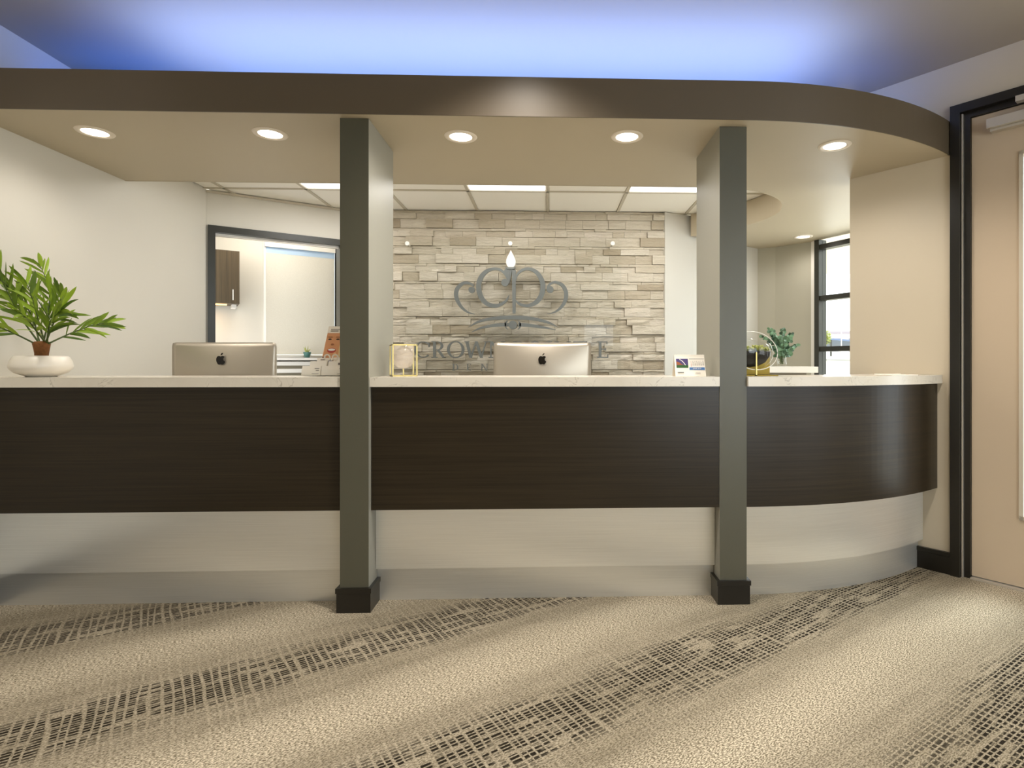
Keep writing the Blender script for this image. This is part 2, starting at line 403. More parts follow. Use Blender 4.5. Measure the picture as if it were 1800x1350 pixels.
# tiled office ceiling : one tile each, T-bars between
tc = empty('ceiling_tiled'); tc['kind'] = 'structure'
ys = [3.55, 3.77, 4.38, 4.99, 5.60]
xs = [-0.01 + 0.61*k for k in range(-5, 4)]
tme = {}
for j in range(4):
    for i in range(len(xs)-1):
        x0, x1 = max(xs[i], LX), xs[i+1]
        if x1 - x0 < 0.05: continue
        if j == 3 and x0 > 1.2 or j == 3 and x1 < 0.5: continue
        if x0 > 1.75: continue
        cell = i - 5                                   # 0 -> cell just right of x=-0.01
        if j == 1 and cell in (-1, 1, -3):
            lt = empty('ceiling_light', ((x0+x1)/2, (ys[j]+ys[j+1])/2, Z_TILE), 0,
                       {-1: 'square LED ceiling panel nearest the crown emblem, middle of the three',
                        1: 'square LED ceiling panel against the right pillar in the tiled ceiling',
                        -3: 'square LED ceiling panel against the left pillar, above the office doorway'}[cell], 'ceiling light', 'square light panels in the tiled ceiling')
            boxo('light_frame', -0.295, 0.295, -0.295, 0.295, 0.012, 0.03, M['white'], lt)
            boxo('diffuser', -0.285, 0.285, -0.285, 0.285, 0.004, 0.012, M['panel'], lt)
            area('panel_light', (0, 0, -0.01), 0.55, P_OFFICE, (1, 0.97, 0.93), (0, 0, 0), 0.55, lt)
            continue
        key = (round(x1-x0, 2), round(ys[j+1]-ys[j], 2))
        if key not in tme:
            bm = bmesh.new(); a, b = (x1-x0)/2-0.014, (ys[j+1]-ys[j])/2-0.014
            box(bm, -a, a, -b, b, 0.006, 0.02)
            me = bpy.data.meshes.new('ceiling_tile'); bmesh.ops.recalc_face_normals(bm, faces=bm.faces); bm.to_mesh(me); bm.free(); me.materials.append(M['tile']); tme[key] = me
        link('ceiling_tile', tme[key], None, tc, ((x0+x1)/2, (ys[j]+ys[j+1])/2, Z_TILE))
for x in xs:
    if x > LX: boxo('ceiling_bar', x-0.012, x+0.012, 3.55, 5.6, Z_TILE, Z_TILE+0.03, M['tbar'], tc)
for y in ys[1:-1]: boxo('ceiling_bar', LX, 1.9, y-0.012, y+0.012, Z_TILE, Z_TILE+0.028, M['tbar'], tc)
struct(boxo('ceiling_office_deck', LX, 2.0, 3.53, 5.7, Z_TILE+0.035, Z_TILE+0.06, M['tile']))

# ------------------------------------------------------------------ office walls
A0, A1 = (-2.62, 4.405), (-1.72, 4.957)                  # angled wall with the doorway
tL, _ = online(365, A0, A1); tR, _ = online(608, A0, A1)
Lw = math.hypot(A1[0]-A0[0], A1[1]-A0[1]); ad = ((A1[0]-A0[0])/Lw, (A1[1]-A0[1])/Lw)
def aw(s, off=0): return (A0[0]+ad[0]*s - ad[1]*off, A0[1]+ad[1]*s + ad[0]*off)
sL, sR = tL*Lw, min(tR*Lw, Lw-0.02); DZ = 2.185
wa = empty('wall_angled'); wa['kind'] = 'structure'
def wpart(name, s0, s1, o0, o1, z0, z1, mat, parent, f=aw):
    bm = bmesh.new(); prism(bm, [f(s0, o0), f(s1, o0), f(s1, o1), f(s0, o1)], z0, z1); return fin(name, bm, mat, parent)
wpart('wall_panel', 0, sL, 0, 0.12, 0, Z_TILE, M['wall'], wa); wpart('wall_panel', sR, Lw+0.05, 0, 0.12, 0, Z_TILE, M['wall'], wa)
wpart('wall_panel', sL, sR, 0, 0.12, DZ, Z_TILE, M['wall'], wa)
wpart('crown_strip', 0, Lw, -0.012, 0, Z_TILE-0.018, Z_TILE, M['tbar'], wa)
dframe = empty('trim_1'); dframe['kind'] = 'structure'
wpart('door_jamb', sL, sL+0.05, -0.02, 0.14, 0, DZ, M['frame'], dframe); wpart('door_jamb', sR-0.05, sR, -0.02, 0.14, 0, DZ, M['frame'], dframe)
wpart('door_head', sL+0.05, sR-0.05, -0.02, 0.14, DZ-0.05, DZ, M['frame'], dframe)
wpart('head_track', sL+0.05, sR-0.05, 0.03, 0.06, DZ-0.07, DZ-0.05, M['silver'], dframe)
# room behind the doorway
br = empty('wall_back_room'); br['kind'] = 'structure'
B0 = aw(-1.2, 1.5); B1 = aw(2.4, 1.5)
t463, Z463 = online(463, B0, B1); t592, Z592 = online(594, B0, B1); LB = 3.6
def bw(s, off=0): return (B0[0]+ad[0]*s - ad[1]*off, B0[1]+ad[1]*s + ad[0]*off)
s463, s592 = t463*LB, t592*LB
SILL = CAMH + (HY-628)/F*Z463
wpart('wall_panel', 0, s463, 0, 0.1, 0, 2.6, M['wall'], br, bw); wpart('wall_panel', s592, LB, 0, 0.1, 0, 2.6, M['wall2'], br, bw)
wpart('wall_panel', s463, s592, 0, 0.1, 2.45, 2.6, M['wall'], br, bw); wpart('wall_panel', s463, s592, 0, 0.1, 0, SILL, M['wall'], br, bw)
bm = bmesh.new(); prism(bm, [B0, aw(-1.2, 0.13), aw(-1.25, 0.13), (B0[0]-0.05, B0[1])], 0, 2.6); fin('wall_panel', bm, M['wall'], br)
bm = bmesh.new(); prism(bm, [B1, aw(2.4, 0.13), aw(2.5, 0.13), (B1[0]+0.1, B1[1])], 0, 2.6); fin('wall_panel', bm, M['wall'], br)
bm = bmesh.new(); prism(bm, [aw(-1.2, 0.12), aw(2.4, 0.12), B1, B0], 2.6, 2.65); fin('ceiling_panel', bm, M['tile'], br)
area('back_room_light', (*aw(0.6, 0.8), 2.55), 0.6, 15, (1, 0.95, 0.88), (0, 0, 0), 0.6)
w1 = empty('window_1'); w1['kind'] = 'structure'
wpart('window_frame', s463, s463+0.03, -0.02, 0.08, SILL, 2.45, M['white'], w1, bw); wpart('window_frame', s592-0.035, s592, -0.02, 0.08, SILL, 2.45, M['frame'], w1, bw)
wpart('window_frame', s463, s592, -0.02, 0.08, SILL, SILL+0.025, M['silver'], w1, bw)
wpart('window_sill', s463-0.02, s592+0.02, -0.17, 0.0, SILL-0.03, SILL-0.004, M['white'], w1, bw)
wpart('pane', s463+0.03, s592-0.035, 0.05, 0.06, SILL+0.025, 2.45, M['winglass'], w1, bw)
msh = NT('shade_fabric'); d_ = msh.n('ShaderNodeBsdfDiffuse'); t_ = msh.n('ShaderNodeBsdfTranslucent'); mx_ = msh.n('ShaderNodeMixShader')
g_ = msh.noise(msh.mapp(msh.obj(), (1, 1, 1)), 260, 2)
cc_ = msh.mix(g_, s2l((214, 208, 196)), s2l((240, 236, 226))); msh.l(cc_, d_.inputs[0]); msh.l(cc_, t_.inputs[0]); mx_.inputs[0].default_value = 0.3
msh.l(d_.outputs[0], mx_.inputs[1]); msh.l(t_.outputs[0], mx_.inputs[2]); msh.l(mx_.outputs[0], msh.out.inputs[0])
shade_z = CAMH + (HY-441)/F*Z463
sh = empty('roller_shade', (0, 0, 0), 0, 'white roller shade pulled down over the back room window', 'window shade')
wpart('shade_fabric', s463+0.02, s592-0.045, -0.035, -0.032, SILL+0.03, shade_z-0.02, msh.m, sh, bw)
wpart('shade_band', s463+0.02, s592-0.045, -0.036, -0.031, shade_z-0.02, shade_z+0.04, plain('pale_blue_fabric', (176, 200, 224), 0.6), sh, bw)
wpart('roller_box', s463+0.01, s592-0.04, -0.07, -0.02, shade_z+0.04, shade_z+0.14, M['white'], sh, bw)
# wall cabinet in the back room
Zc = Z463-0.25
def brp(px, py): return pz(px, py, Zc)
cbx = empty('wall_cabinet', (0, 0, 0), 0, 'dark wood wall cabinet hanging in the room behind the doorway', 'cabinet')
s421, _z = online(421, aw(-1.2, 1.17), aw(2.4, 1.17)); s421 *= 3.6
zt = CAMH + (HY-442)/F*_z; zb = CAMH + (HY-534)/F*_z
def cw(s, off=0): return (aw(-1.2, 1.17)[0]+ad[0]*s - ad[1]*off, aw(-1.2, 1.17)[1]+ad[1]*s + ad[0]*off)
wpart('body', s421-0.62, s421, 0, 0.32, zb, zt, M['woodv'], cbx, cw)
wpart('door', s421-0.30, s421-0.003, -0.02, -0.001, zb+0.003, zt-0.003, M['woodv'], cbx, cw); wpart('door', s421-0.617, s421-0.305, -0.02, -0.001, zb+0.003, zt-0.003, M['woodv'], cbx, cw)
wpart('handle', s421-0.06, s421-0.05, -0.035, -0.02, zb+0.03, zb+0.13, M['silver'], cbx, cw)
wpart('bracket', s421-0.06, s421-0.02, 0.1, 0.3, zb-0.03, zb-0.001, M['white'], cbx, cw)
ul = wpart('under_cabinet_light', s421-0.5, s421-0.1, 0.08, 0.12, zb-0.012, zb-0.001, emit('amber_strip', (1.0, 0.6, 0.25), 3.0), cbx, cw)
a_ = cw(s421-0.35, 0.15); area('amber_light', (a_[0], a_[1], zb-0.03), 0.3, 1.6, (1, 0.62, 0.28), (0, 0, 0), 0.05)
# slatted white storage under the window
st_ = empty('slatted_cabinet', (0, 0, 0), 0, 'white cabinet with horizontal slatted front below the back room window', 'cabinet')
z0 = SILL-0.04
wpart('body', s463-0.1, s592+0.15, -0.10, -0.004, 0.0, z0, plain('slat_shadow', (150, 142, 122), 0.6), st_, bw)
for k in range(9):
    wpart('slat', s463-0.1, s592+0.15, -0.135, -0.101, z0-0.045-k*0.075, z0-0.005-k*0.075, M['white'], st_, bw)
# small teal pot on the sill
tp = bw(s592-0.33, -0.12); tpo = empty('potted_plant', (tp[0], tp[1], SILL-0.004), 0, 'tiny teal pot with a sprig on the back room window sill', 'plant')
bm = bmesh.new(); lathe(bm, [(0, 0.001), (0.025, 0.001), (0.04, 0.06), (0.034, 0.06), (0.022, 0.02), (0, 0.02)], 16); fin('pot', bm, plain('teal_glaze', (70, 118, 112), 0.4), tpo, smooth=True)
for k in range(7):
    bm = bmesh.new(); a = k*0.9; tube(bm, [(0, 0, 0.03), (0.015*math.cos(a), 0.015*math.sin(a), 0.07), (0.035*math.cos(a), 0.035*math.sin(a), 0.09+0.006*k)], [0.004, 0.006, 0.001], 5); fin('leaf', bm, M['succ'], tpo)

# stone wall
WY = 4.95
ws = empty('wall_back', (0, 0, 0)); ws['kind'] = 'structure'
boxo('backing', A1[0]-0.02, 1.01, WY+0.02, WY+0.14, 0, Z_TILE, M['stonedark'], ws)
def stone_mesh(w, h, rough):
    bm = bmesh.new(); nx = max(2, min(5, int(w/0.05))); nz = 2
    g = [[None]*(nz+1) for _ in range(nx+1)]
    for i in range(nx+1):
        for k in range(nz+1):
            edge = i in (0, nx) or k in (0, nz)
            d = random.uniform(0, rough) * (0.5 if edge else 1.0)
            g[i][k] = bm.verts.new((-w/2 + w*i/nx, -d, h*k/nz))
    for i in range(nx):
        for k in range(nz): bm.faces.new([g[i][k], g[i+1][k], g[i+1][k+1], g[i][k+1]])
    bnd = [g[i][0] for i in range(nx+1)] + [g[nx][k] for k in range(1, nz+1)] + [g[i][nz] for i in range(nx-1, -1, -1)] + [g[0][k] for k in range(nz-1, 0, -1)]
    bk = [bm.verts.new((v.co.x, 0.045, v.co.z)) for v in bnd]
    for i in range(len(bnd)):
        j = (i+1) % len(bnd); bm.faces.new([bnd[i], bk[i], bk[j], bnd[j]])
    bmesh.ops.recalc_face_normals(bm, faces=bm.faces)
    me = bpy.data.meshes.new('stone'); bm.to_mesh(me); bm.free(); me.materials.append(M['stone']); return me
pool = {}
PH = 0.1524; ztop = Z_TILE
rest = bmesh.new(); nst = 0
pi = 0
while ztop - PH*pi > 0.02:
    zt_ = ztop - PH*pi; 
    rows = [(zt_-0.021, 0.019, 'thin'), (zt_-0.021-0.051, 0.049, 'mid'), (zt_-PH+0.002, PH-0.076, 'tall')]
    for zb_, h, kind in rows:
        x = A1[0] - random.uniform(0, 0.12)
        while x < 1.0:
            w = random.choice({'thin': [0.1, 0.2, 0.3, 0.15], 'mid': [0.1, 0.15, 0.2, 0.25], 'tall': [0.15, 0.225, 0.225, 0.3]}[kind])
            x1 = min(x+w, 1.01); x0 = max(x, A1[0]-0.01)
            if 1.01 - x1 < 0.06: x1 = 1.01
            ww = x1-x0
            if ww > 0.02:
                rr = 0.004 + 0.014*max(0, min(1, (1.95-zb_)/0.7))
                prot = random.choice([0, 0, 0.005, 0.010, 0.016, 0.022])
                vis = zb_ > 0.98 and x1 > -1.62
                if kind == 'thin' or not vis:
                    me = stone_mesh(ww-0.002, h, rr*0.6)
                    tmp = bmesh.new(); tmp.from_mesh(me)
                    bmesh.ops.translate(tmp, verts=tmp.verts, vec=((x0+x1)/2, WY-prot*0.7, zb_))
                    m2 = bpy.data.meshes.new('t'); tmp.to_mesh(m2); tmp.free(); rest.from_mesh(m2); bpy.data.meshes.remove(m2); bpy.data.meshes.remove(me)
                else:
                    key = (round(ww, 2), kind, random.randint(0, 2), int(rr*250))
                    if key not in pool: pool[key] = stone_mesh(ww-0.002, h, rr)
                    o = link('stone', pool[key], None, ws, ((x0+x1)/2, WY-prot, zb_)); nst += 1
            x = x1
    pi += 1
o = fin('stone_slivers', rest, M['stone'], ws, recalc=False); o['kind'] = 'stuff'
print('stones', nst)
# walls right of the stone
struct(wallseg('wall_right_office', (1.01, 4.925), (1.29, 5.055), 0, Z_TILE, 0.10, M['wall3'], 1))
struct(wallseg('wall_right_office.001', (1.29, 5.055), FARC, 0, Z_TILE, 0.10, M['wall3'], 1))
struct(wallseg('wall_window_bay', FARC, FARB, 0, Z_SOF, 0.10, M['wall2'], 1))
struct(wallseg('wall_window_bay.001', FARB, FARW, 0, Z_SOF, 0.10, M['wall2'], 1))

# right window (window_2) : tall mullioned
w2 = empty('window_2'); w2['kind'] = 'structure'
def vw(s, off=0):
    return (FARW[0]+wdirn.x*s - wdirn.y*off, FARW[1]+wdirn.y*s + wdirn.x*off)
def zat(px, py):
    t, Z = online(px, FARW, WEND); return CAMH + (HY-py)/F*Z
wpart('window_casing', 0.0, 0.05, -0.01, 0.12, 0, Z_SOF, M['white'], w2, vw)
for s in (0.05, 0.60, 1.15, 1.65): wpart('mullion', s, s+0.05, -0.03, 0.07, 0, Z_SOF, M['frame'], w2, vw)
za, zb2, zc2 = zat(1465, 430), zat(1465, 522), zat(1465, 613)
for z in (za, zb2, zc2, 0.3): wpart('transom', 0.10, 1.65, -0.02, 0.06, z-0.022, z+0.022, M['frame'], w2, vw)
wpart('transom', 0.10, 1.65, -0.02, 0.06, 0, 0.08, M['frame'], w2, vw)
for s0, s1 in ((0.10, 0.60), (0.65, 1.15), (1.20, 1.65)):
    for z0_, z1_ in ((0.08, 0.278), (0.322, zc2-0.022), (zc2+0.022, zb2-0.022), (zb2+0.022, za-0.022), (za+0.022, Z_SOF)):
        wpart('pane', s0, s1, 0.015, 0.021, z0_, z1_, M['winglass'], w2, vw)

# ------------------------------------------------------------------ right wall with door
rw = empty('wall_right'); rw['kind'] = 'structure'
def sat(px): 
    t, Z = online(px, wr(0), wr(1)); return t, Z
s_fo, Zfo = sat(1672); s_fi, _ = sat(1705)
DH = CAMH + (HY-190)/F*Zfo
def rpart(name, s0, s1, o0, o1, z0, z1, mat, parent, bevel=0):
    bm = bmesh.new(); prism(bm, [wr(s0, o0), wr(s1, o0), wr(s1, o1), wr(s0, o1)], z0, z1); return fin(name, bm, mat, parent, bevel=bevel)
DWd = 0.915; s_end = s_fi + DWd
TW = s_fi - s_fo
rpart('wall_panel', -0.385, s_fo+0.03, 0, 0.14, 0, Z_CEIL, M['wallr'], rw)
rpart('wall_panel', s_fo+0.03, s_end+TW-0.03, 0, 0.14, DH-0.03, Z_CEIL, M['wallr'], rw)
rpart('wall_panel', s_end+TW-0.03, s_end+TW+0.3, 0, 0.14, 0, Z_CEIL, M['wallr'], rw)
s_g0, s_g1 = s_end+TW+0.3, s_end+TW+1.1
rpart('wall_panel', s_g0, s_g1, 0, 0.14, 2.3, Z_CEIL, M['wallr'], rw); rpart('wall_panel', s_g0, s_g1, 0, 0.14, 0, 0.25, M['wallr'], rw)
rpart('wall_panel', s_g1, s_g1+2.6, 0, 0.14, 0, Z_CEIL, M['wallr'], rw)
d1 = empty('door_1'); d1['kind'] = 'structure'
fw = 0.045
rpart('door_frame', s_fo, s_fo+fw, -0.022, 0.15, 0, DH, M['black'], d1, 0.003); rpart('door_frame', s_end+TW-fw, s_end+TW, -0.022, 0.15, 0, DH, M['black'], d1, 0.003)
rpart('door_frame', s_fo+fw, s_end+TW-fw, -0.022, 0.15, DH-fw, DH, M['black'], d1, 0.003)
rpart('door_stop', s_fo+fw, s_fi-0.002, 0.012, 0.15, 0, DH-fw, M['black'], d1, 0.003); rpart('door_stop', s_end+0.002, s_end+TW-fw, 0.012, 0.15, 0, DH-fw, M['black'], d1, 0.003)
DT = DH-fw-0.03
rpart('door_stop', s_fi-0.002, s_end+0.002, 0.012, 0.15, DT+0.003, DH-fw, M['black'], d1, 0.003)
rpart('door_seal', s_fo+fw+0.003, s_fo+fw+0.010, -0.004, 0.012, 0, DH-fw-0.005, M['silver'], d1)
rpart('threshold', s_fi, s_end, 0.0, 0.14, 0.0, 0.008, M['silver'], d1)
s_l0, Zl = sat(1789); zl1 = CAMH+(HY-264)/F*Zl; zl0 = CAMH+(HY-915)/F*Zl
s_l1 = s_end-(s_l0-s_fi)
D0, D1 = 0.03, 0.074
for a, b, c, d in ((s_fi, s_l0, 0.012, DT), (s_l1, s_end, 0.012, DT), (s_l0, s_l1, 0.012, zl0), (s_l0, s_l1, zl1, DT)):
    rpart('door_panel', a, b, D0, D1, c, d, M['door'], d1)
for a, b, c, d in ((s_l0, s_l0+0.018, zl0, zl1), (s_l1-0.018, s_l1, zl0, zl1), (s_l0, s_l1, zl0, zl0+0.018), (s_l0, s_l1, zl1-0.018, zl1)):
    rpart('glazing_bead', a, b, D0-0.008, D1+0.008, c, d, plain('bead', (206, 196, 176), 0.4), d1, 0.002)
rpart('glass_pane', s_l0+0.018, s_l1-0.018, 0.049, 0.055, zl0+0.018, zl1-0.018, M['winglass'], d1)
# closer
s_c, Zcl = sat(1737); zc1 = CAMH+(HY-213)/F*Zcl; zc0 = CAMH+(HY-229)/F*Zcl
cl = empty('door_closer', (0, 0, 0), 0, 'silver door closer box with arm on the top of the beige door', 'door closer')
rpart('closer_body', s_c, s_c+0.30, -0.035, D0-0.001, zc0, zc1, M['silver'], cl, 0.006)
rpart('closer_base', s_c+0.01, s_c+0.28, -0.01, D0-0.0005, zc0-0.014, zc0-0.001, M['silver'], cl, 0.003)
sa, _z2 = sat(1790); za_ = CAMH+(HY-180)/F*_z2
rpart('arm_bracket', sa, sa+0.10, -0.06, -0.023, za_-0.014, za_+0.014, M['silver'], cl, 0.005)
bm = bmesh.new(); p0 = wr(sa+0.04, -0.045); p1 = wr(sa+0.13, -0.045); tube(bm, [(p0[0], p0[1], za_), (p1[0], p1[1], zc1+0.012)], 0.007, 8); fin('arm', bm, M['silver'], cl)
# baseboard
FY0 = -3.44
bb = empty('baseboard_right'); bb['kind'] = 'structure'
kh = arc_hit(2.76); sk = (Vector(kh)-Vector(wr(0))).dot(wdir)
ho = rpart('board', sk, s_fo, -0.014, 0, 0, 0.095, M['black'], bb, 0.002); rpart('cap', sk, s_fo, -0.019, 0, 0.097, 0.118, M['black'], bb, 0.006)
bl = empty('baseboard_left'); bl['kind'] = 'structure'
boxo('board', LX, LX+0.016, FY0, 2.757, 0, 0.095, M['black'], bl, 0.002); boxo('cap', LX, LX+0.021, FY0, 2.757, 0.097, 0.118, M['black'], bl, 0.006)
# side glazing beyond the door
w3 = empty('window_3'); w3['kind'] = 'structure'
rpart('window_frame', s_g0, s_g0+0.04, -0.01, 0.15, 0.25, 2.3, M['black'], w3); rpart('window_frame', s_g1-0.04, s_g1, -0.01, 0.15, 0.25, 2.3, M['black'], w3)
rpart('window_frame', s_g0, s_g1, -0.01, 0.15, 0.25, 0.29, M['black'], w3); rpart('window_frame', s_g0, s_g1, -0.01, 0.15, 2.26, 2.3, M['black'], w3)
rpart('pane', s_g0+0.04, s_g1-0.04, 0.06, 0.066, 0.29, 2.26, M['winglass'], w3)
# vestibule beyond the door
ve = empty('wall_vestibule'); ve['kind'] = 'structure'
v0 = c2w(3.9, 5.9); v1 = c2w(6.2, 4.2)
wallseg('wall_panel', v0, v1, 0, 2.7, 0.1, M['wall'], 1, parent=ve)
wallseg('skirting', v0, v1, 0.0, 0.11, 0.015, M['black'], -1, parent=ve)
boxo('ceiling_vestibule', 3.0, 6.6, 0.4, 5.6, 2.75, 2.8, M['tile']).__setitem__('kind', 'structure')
fv = bmesh.new(); prism(fv, [wr(-0.2, 0.15), wr(2.6, 0.15), (6.5, 1.5), (6.5, 5.6), (3.4, 6.2)], 0.001, 0.006)
struct(fin('floor_vestibule', fv, plain('pale_tile', (214, 206, 192), 0.35, noise=0.06, nscale=3)))
area('vestibule_fill', (4.6, 3.2, 2.7), 2.0, 260, DAY, (0, 0, 0), 2.0)  # added lamp under the vestibule ceiling, brightens what shows through the door glass

# ------------------------------------------------------------------ lobby behind the camera
lw = empty('wall_front'); lw['kind'] = 'structure'
FY = -3.45
def fb(x0, x1, z0, z1): boxo('wall_panel', x0, x1, FY-0.1, FY, z0, z1, M['wall'], lw)
fb(-2.6, 0.80, 0, Z_CEIL); fb(0.80, 1.52, 0, 1.52); fb(0.80, 1.52, 2.02, Z_CEIL); fb(1.52, 1.75, 0, Z_CEIL)
fb(1.75, 4.3, 0, 0.2); fb(1.75, 4.3, 2.45, Z_CEIL); fb(4.3, 5.2, 0, Z_CEIL)
wE = wr(s_g1+2.6)
struct(wallseg('wall_side', wE, (5.2, FY), 0, Z_CEIL, 0.1, M['wallr'], 1)) if wE[0] < 5.0 else None
w4 = empty('window_4'); w4['kind'] = 'structure'
for x in (0.80, 1.50): boxo('window_frame', x, x+0.02, FY-0.06, FY+0.01, 1.52, 2.02, M['frame'], w4)
boxo('pane', 0.82, 1.50, FY-0.03, FY-0.024, 1.52, 2.02, M['winglass'], w4)
for x in (1.75, 2.58, 3.41, 4.25): boxo('window_frame', x, x+0.05, FY-0.06, FY+0.01, 0.2, 2.45, M['frame'], w4)
boxo('pane', 1.8, 4.25, FY-0.03, FY-0.024, 0.2, 2.45, M['winglass'], w4)
names = ['left of the middle row', 'middle of the middle row', 'left of the rear row, added as fill', 'middle of the rear row, added as fill', 'right of the middle row, added as fill', 'closest to the beam centre', 'closest to the left wall and the counter', 'closest to the beige door, added as fill']
for i, (x, y, pw) in enumerate(LOBBY_LIGHTS):
    lt = empty('lobby_downlight', (x, y, Z_CEIL), 0, 'round downlight in the lobby ceiling, ' + names[i], 'downlight', 'lobby ceiling downlights')
    bm = bmesh.new(); lathe(bm, [(0.066, -0.001), (0.068, -0.005), (0.084, -0.005), (0.088, -0.0005)], 32); fin('trim_ring', bm, M['trimring'], lt, smooth=True)
    bm = bmesh.new(); lathe(bm, [(0, -0.0025), (0.066, -0.002)], 32); fin('lens', bm, M['lens'], lt)
    l = bpy.data.lights.new('lobby_lamp', 'SPOT'); l.energy = P_LOBBY*pw; l.color = (1.0, 0.93, 0.84); l.spot_size = R(120 if pw > 0.5 else 150); l.spot_blend = 0.9; l.shadow_soft_size = 0.07
    o = bpy.data.objects.new('lobby_lamp', l); COL.objects.link(o); o.parent = lt; o.location = (0, 0, -0.02)

# ------------------------------------------------------------------ pillars
def pillar(xl, xr, yf, yb, label, vx):
    p = empty('pillar', ((xl+xr)/2, (yf+yb)/2, 0), 0, label, 'pillar', 'pillars through the reception counter')
    w, d = (xr-xl)/2, (yb-yf)/2
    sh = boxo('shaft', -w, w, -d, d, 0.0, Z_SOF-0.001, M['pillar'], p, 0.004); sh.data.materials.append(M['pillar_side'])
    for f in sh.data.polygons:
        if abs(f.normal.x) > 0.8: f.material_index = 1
    bm = bmesh.new()
    box(bm, -w-0.012, w+0.012, -d-0.012, d, 0, 0.088); fin('plinth', bm, M['black'], p, bevel=0.003)
    bm = bmesh.new(); box(bm, -w-0.016, w+0.016, -d-0.016, d, 0.090, 0.112); fin('plinth_cap', bm, M['black'], p, bevel=0.007, seg=3)
    return p
PY = 2.63
xl = onY(597.5, 637, PY).x; xr = onY(648, 637, PY).x
PY2 = 2.66
xl2 = onY(1265, 637, PY2).x; xr2 = onY(1312.5, 637, PY2).x
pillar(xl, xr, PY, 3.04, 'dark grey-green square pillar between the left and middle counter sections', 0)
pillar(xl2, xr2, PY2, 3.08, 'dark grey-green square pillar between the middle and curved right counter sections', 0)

# ------------------------------------------------------------------ reception counter
def counter(name, x0, x1, label, wall=False):
    c = empty(name, (0, 0, 0), 0, label, 'counter', 'reception counter sections')
    def strip(part, Yf, Yb, za, zb, mat, bevel=0):
        xe = x1
        if wall:
            h1 = arc_hit(Yf); h2 = arc_hit(Yb)
            a = front(Yf, x0, h1[0]-0.001, 32); b = front(Yb, x0, h2[0]-0.001, 32)
        else: a = front(Yf, x0, x1); b = front(Yb, x0, x1)
        bm = bmesh.new(); prism(bm, a + list(reversed(b)), za, zb); return fin(part, bm, mat, c, bevel=bevel)
    strip('wood_panel', 2.665, 2.735, 0.455, 1.026, M['wood'])
    strip('steel_band', 2.735, 2.765, 0.157, 0.455, M['steel'])
    strip('kick_plate', 2.760, 2.80, 0.0, 0.155, M['steel2'])
    strip('counter_body', 2.80, 2.90, 0.0, 1.02, M['white'])
    return c
counter('reception_counter', LX, xl-0.001, 'dark wood and brushed steel counter front left of both pillars')
counter('reception_counter', xr+0.001, xl2-0.001, 'dark wood and brushed steel counter front between the two pillars')
counter('reception_counter', xr2+0.001, 0, 'curved dark wood and brushed steel counter front right of both pillars', True)
# desk surfaces behind the transaction tops
def slab(name, pts, z0, z1, mat, label, cat, group=None, bevel=0.0):
    bm = bmesh.new(); prism(bm, pts, z0, z1); o = fin(name, bm, mat, None, bevel=bevel); return setp(o, label, cat, group)
CT0, CT1 = 1.027, 1.072
YB = 3.0
slab('countertop', [(LX, 2.64), (xl-0.001, 2.64), (xl-0.001, YB), (LX, YB)], CT0, CT1, M['quartz'], 'white quartz counter ledge left of the pillars, under the palm', 'countertop', 'quartz counter ledges', 0.003)
slab('countertop', [(xr+0.001, 2.64), (xl2-0.001, 2.655), (xl2-0.001, YB), (xr+0.001, YB)], CT0, CT1, M['quartz'], 'white quartz counter ledge between the pillars, under the calendar', 'countertop', 'quartz counter ledges', 0.003)
h1 = arc_hit(2.64); h2 = arc_hit(YB)
slab('countertop', front(2.64, xr2+0.001, h1[0]-0.002, 32) + list(reversed(front(YB, xr2+0.001, h2[0]-0.002, 32))), CT0, CT1, M['quartz'], 'curved white quartz counter ledge running into the right wall', 'countertop', 'quartz counter ledges', 0.003)
slab('desk', [(LX, YB+0.002), (xl2+0.1, YB+0.002), (xl2+0.1, 3.62), (LX, 3.62)], 0.72, 0.755, M['white'], 'low white desk surface behind the counter ledge, under the computers', 'desk')
dk = bpy.data.objects['desk']
for x in (LX+0.05, -0.8, 0.2, xl2): boxo('desk_leg', x, x+0.04, 3.12, 3.58, 0.0, 0.719, M['white'], dk)

# ------------------------------------------------------------------ downlights
def downlight(px, py, label, power=P_SPOT):
    p = onz(px, py, Z_SOF)
    d = empty('downlight', (p.x, p.y, Z_SOF), 0, label, 'downlight', 'round recessed downlights')
    bm = bmesh.new(); lathe(bm, [(0.054, -0.001), (0.056, -0.005), (0.076, -0.005), (0.080, -0.0005)], 40); fin('trim_ring', bm, M['trimring'], d, smooth=True)
    bm = bmesh.new(); lathe(bm, [(0, -0.0025), (0.054, -0.002)], 40); fin('lens', bm, M['lens'], d)
    l = bpy.data.lights.new('downlight_lamp', 'SPOT'); l.energy = power; l.color = WARM; l.spot_size = R(165); l.spot_blend = 0.7; l.shadow_soft_size = 0.055
    o = bpy.data.objects.new('downlight_lamp', l); COL.objects.link(o); o.parent = d; o.location = (0, 0, -0.02)
downlight(167, 232, 'round downlight above the palm, farthest left of the row', P_SPOT*0.7)
downlight(475, 235, 'round downlight left of the left pillar, second from the left wall')
downlight(810, 240, 'round downlight between the pillars, nearer the left pillar')
downlight(1102, 240, 'round downlight between the pillars, nearer the right pillar')
downlight(1467, 256, 'round downlight in the soffit near the free end of the right wall', P_SPOT*1.35)
downlight(1412, 416, 'small looking round downlight deep in the soffit beside the mullioned window', 6)

